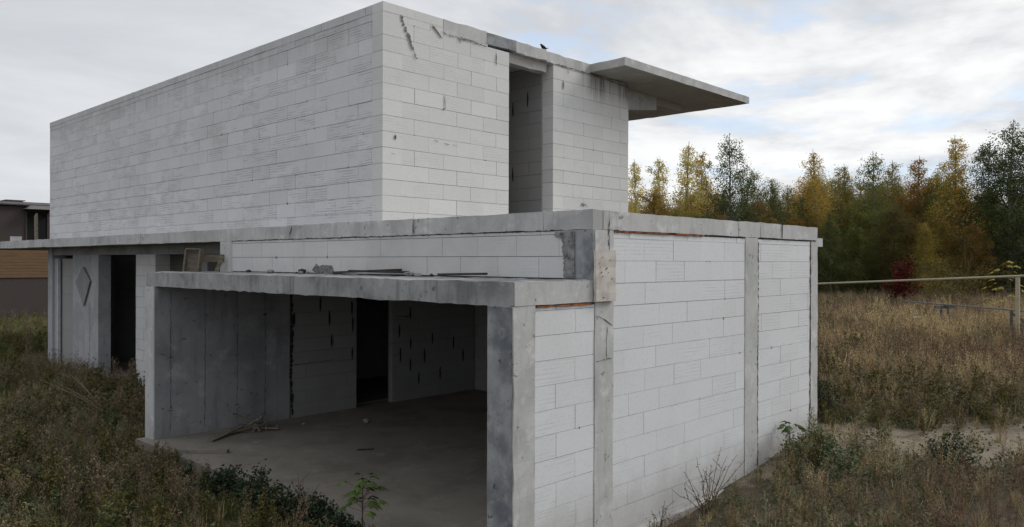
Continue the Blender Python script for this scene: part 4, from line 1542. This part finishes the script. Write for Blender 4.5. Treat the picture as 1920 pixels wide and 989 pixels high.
# ------------------------------------------------------------------ trees
def tree_mesh(h, seed, kind='birch', n=6500, leaf=.13):
    """returns crown and trunk builders; h metres tall"""
    r = random.Random(seed)
    cr, tr = Leafy(), Leafy()
    lx, ly = r.uniform(-.25, .25), r.uniform(-.25, .25)
    trunk = [Vector((lx * t * t * h * .12 + r.uniform(-.03, .03), ly * t * t * h * .12 + r.uniform(-.03, .03), h * t)) for t in np.linspace(0, 1, 9)]
    trunk[0].z = -.3
    tr.tube(trunk, [h * .011 * (1 - .93 * i / 8) + .006 for i in range(9)], 7)

    def tp(t):
        t = min(t, .999) * 8
        i = int(t)
        return trunk[i].lerp(trunk[i + 1], t - i)
    if kind == 'sparse':
        nb_, lo, wmax, up = 34, .08, .22, 1.9
    elif kind == 'broad':
        nb_, lo, wmax, up = 52, .04, .26, 1.2
    else:
        nb_, lo, wmax, up = 60, .03, .245, 1.4
    ends = []
    for k in range(nb_):
        t = lo + (1 - lo) * ((k + r.random()) / nb_)
        if kind == 'birch':
            prof = (min(1, (t - lo) / .22 + .45)) * (1 - t) ** .62 * 1.25
        elif kind == 'broad':
            prof = math.sin(math.pi * min(1, .12 + t * .86)) ** .6
        else:
            prof = (1 - t) ** .5
        L = h * wmax * prof * r.uniform(.6, 1.25) + .12
        a = k * 2.4 + r.uniform(-.5, .5)
        s = tp(t * .96)
        d = Vector((math.cos(a), math.sin(a), up * r.uniform(.5, 1.2)))
        d.normalize()
        e = s + d * L
        midp = s.lerp(e, .5) + Vector((0, 0, .06 * L))
        droop = e + Vector((0, 0, -.16 * L)) if kind != 'sparse' else e
        tr.tube([s, midp, droop], [.012 + .010 * (1 - t), .010, .004], 4)
        ends.append((s, midp, droop, L))
    tot = sum(q[3] for q in ends)
    for (s, midp, e, L) in ends:
        cnt = int(n * L / tot)
        # sub-twigs make light and dark clumps with gaps between them
        tw = []
        for j in range(max(3, int(L * 5))):
            t = r.uniform(.15, 1.05)
            c = s.lerp(midp, t * 2) if t < .5 else midp.lerp(e, min(1.1, (t - .5) * 2))
            g = c + Vector((r.uniform(-1, 1), r.uniform(-1, 1), r.uniform(-1.7, .9))) * (.14 + .27 * L)
            tw.append((c, g, r.uniform(.25, 1.0)))
            if j % 2 == 0:
                tr.tube([c, g], [.006, .002], 3)
        for j in range(cnt):
            c, g, tn = tw[r.randrange(len(tw))]
            q = c.lerp(g, r.uniform(.1, 1.15)) + Vector((r.gauss(0, 1), r.gauss(0, 1), r.gauss(0, 1))) * (.055 + .045 * L)
            tone = min(1, max(0, tn * .75 + r.uniform(-.25, .3)))
            cr.leaf(q, rv(r, -1, .5), leaf * r.uniform(.55, 1.25), leaf * .62, tone)
    return cr, tr


PROTO = {}
for nm, h, seed, kind, n, leaf in (('b1', 8, 1, 'birch', 15000, .085), ('b2', 8, 2, 'birch', 15000, .085), ('b3', 8, 3, 'birch', 13000, .085), ('b4', 8, 4, 'birch', 16000, .09),
                               ('s1', 8, 5, 'sparse', 7500, .10), ('s2', 8, 6, 'sparse', 8500, .10), ('d1', 8, 7, 'broad', 19000, .09), ('d2', 8, 8, 'broad', 19000, .09)):
    cr, tr = tree_mesh(h, seed, kind, n, leaf)
    a, c = cr.mesh('crown'), tr.mesh('trunk')
    a.materials.append(M['tree_leaf'])
    c.materials.append(M['bark_dark' if kind == 'broad' else 'bark'])
    PROTO[nm] = (a, c)

GREEN, DKGREEN, OLIVE, GOLD, ORANGE, PALE, BROWN = (.175, .195, .066), (.10, .128, .052), (.27, .235, .072), (.47, .35, .09), (.34, .21, .063), (.62, .54, .21), (.25, .18, .07)


def tree(x, y, H, proto, col, label, group, name='birch_tree', cat='tree', wide=1.0, rz=0.0):
    g = float(gz(x, y))
    t = tag(empty(name, (x, y, g), rz), label, cat, group)
    s = H / 8
    t.scale = (s * wide, s * wide, s)
    a, c = PROTO[proto]
    for me, nm in ((a, 'crown'), (c, 'trunk')):
        o = bpy.data.objects.new(nm, me)
        COL.objects.link(o)
        o.parent = t
        o.color = (*col, 1)
    return t


GE = 'trees along the edge of the autumn wood'
front = [  # view column, view row of the top, depth, shape, colour, label
    (1192, 298, 50, 's1', PALE, 'sparse pale yellow tree nearest the house corner, behind the upper wall', 1.0),
    (1240, 296, 49, 's2', PALE, 'sparse pale yellow tree, second from the house corner', 1.0),
    (1287, 266, 48, 's1', PALE, 'taller sparse yellow tree left of the feathery dark green one', 1.1),
    (1312, 284, 50, 's2', GOLD, 'yellow tree touching the left side of the feathery dark green one', 1.0),
    (1369, 250, 46, 'b3', DKGREEN, 'tall feathery dark green tree standing alone above the low wood edge', 1.0),
    (1400, 322, 47, 'd1', GREEN, 'low green tree just right of the feathery dark green one', .9),
    (1442, 335, 48, 'd2', GREEN, 'rounded green tree in the dip of the treeline', .9),
    (1482, 346, 50, 'b1', OLIVE, 'short olive tree at the lowest point of the treeline', 1.0),
    (1535, 280, 47, 'b2', GOLD, 'pointed golden green birch rising right of the treeline dip', 1.0),
    (1585, 306, 49, 'b4', OLIVE, 'thin topped olive birch between the golden one and the dark green one', 1.0),
    (1640, 283, 47, 'b3', GREEN, 'green birch with a spiky top near the middle of the right wood', 1.1),
    (1680, 300, 50, 'b1', OLIVE, 'olive birch just right of the spiky topped green one', 1.0),
    (1718, 292, 48, 'b4', ORANGE, 'orange brown birch with a bare feathery top', 1.0),
    (1752, 318, 48, 'b2', OLIVE, 'lower olive tree between the orange birch and the tall golden one', 1.0),
    (1795, 254, 46, 'b4', GOLD, 'tall golden birch left of the dark trees at the right edge', .95),
    (1850, 272, 45, 'd1', DKGREEN, 'dark green tree just right of the tall golden birch', .9),
    (1893, 225, 44, 'b3', DKGREEN, 'tallest dark green tree at the right edge of the picture', 1.15),
    (1925, 240, 44, 'b1', DKGREEN, 'dark green tree cut by the right edge of the picture', 1.2),
]
for i, (px, py, d, pr_, col, lab, wd) in enumerate(front):
    p = at(px, py, d)
    tree(p.x, p.y, p.z - float(gz(p.x, p.y)), pr_, col, lab, GE, wide=wd, rz=i * 1.7)
# second and third ranks fill the wood
ORD = ('first second third fourth fifth sixth seventh eighth ninth tenth eleventh twelfth thirteenth fourteenth fifteenth sixteenth '
       'seventeenth eighteenth nineteenth twentieth twenty-first twenty-second twenty-third twenty-fourth twenty-fifth twenty-sixth twenty-seventh twenty-eighth twenty-ninth thirtieth').split()
CN = {ORANGE: 'orange', BROWN: 'brown', OLIVE: 'olive', GREEN: 'green', GOLD: 'golden', PALE: 'pale yellow'}
rr = random.Random(77)
pal = [(ORANGE, .15), (BROWN, .12), (OLIVE, .38), (GREEN, .22), (GOLD, .13)]
n_back = 0
for row, (d0, step, top) in enumerate(((44.5, 1.5, 4.8), (47.5, 1.6, 6.4), (51, 1.9, 7.0), (56, 2.3, 7.6), (64, 3.2, 8.4))):
    xlat = .140 * d0 + rr.uniform(0, step)
    cnt = 0
    while xlat < .80 * d0 + 4:
        d = d0 + rr.uniform(-1.3, 1.3)
        q = d * F2 + xlat * R2
        u_ = rr.random()
        for col, wgt in pal:
            u_ -= wgt
            if u_ < 0:
                break
        pxl = 960 + FPX * xlat / d
        if pxl < 1330 and row > 0:
            col = rr.choice((GOLD, PALE, ORANGE, GOLD))
        H = top * rr.uniform(.86, 1.10)
        if pxl < 1345 and row > 0:
            H = min(H, 7.7) * rr.uniform(.86, 1)
        if row == 0:
            lab, g = 'low bushy %s young tree in the front rank of the wood, %s from the left' % (CN[col], ORD[cnt]), 'young trees in the front rank of the wood'
        else:
            lab, g = '%s birch in the %s rank of the wood, %s from the left' % (CN[col], ORD[row], ORD[cnt]), 'birches inside the wood'
        tree(q[0], q[1], H, rr.choice(('b1', 'b2', 'b3', 'b4', 'd1', 'd2') if row else ('d1', 'd2', 'b4')), tuple(c * rr.uniform(.8, 1.1) * (.8 if row == 0 else 1) for c in col), lab, g,
             wide=rr.uniform(1.05, 1.4), rz=rr.uniform(0, 6))
        n_back += 1
        cnt += 1
        xlat += step * rr.uniform(.75, 1.25)

# red shrub, brown shrub and the yellow maple by the pipe
m, st = bush(2.3, .95, 2600, .11, 401)
p = at(1690, 585, 38)
plant('red_shrub', (p.x, p.y, gz(p.x, p.y)), m, M['red_leaf'], 'deep red autumn shrub behind the cream pipe', 'shrub', st)
m, st = bush(2.9, 1.5, 3600, .06, 402)
p = at(1790, 560, 36)
plant('brown_shrub', (p.x, p.y, gz(p.x, p.y)), m, M['olive_weed'], 'loose brownish shrub behind the pipe, right of the red one', 'shrub', st)
m, st = maple(2.3, 403, 34, .24, .62, zlo=.35)
p = at(1880, 560, 29)
plant('yellow_maple', (p.x, p.y, gz(p.x, p.y)), m, M['yellow_leaf'], 'young yellow maple with large leaves reaching above the pipe at the right', 'sapling', st)
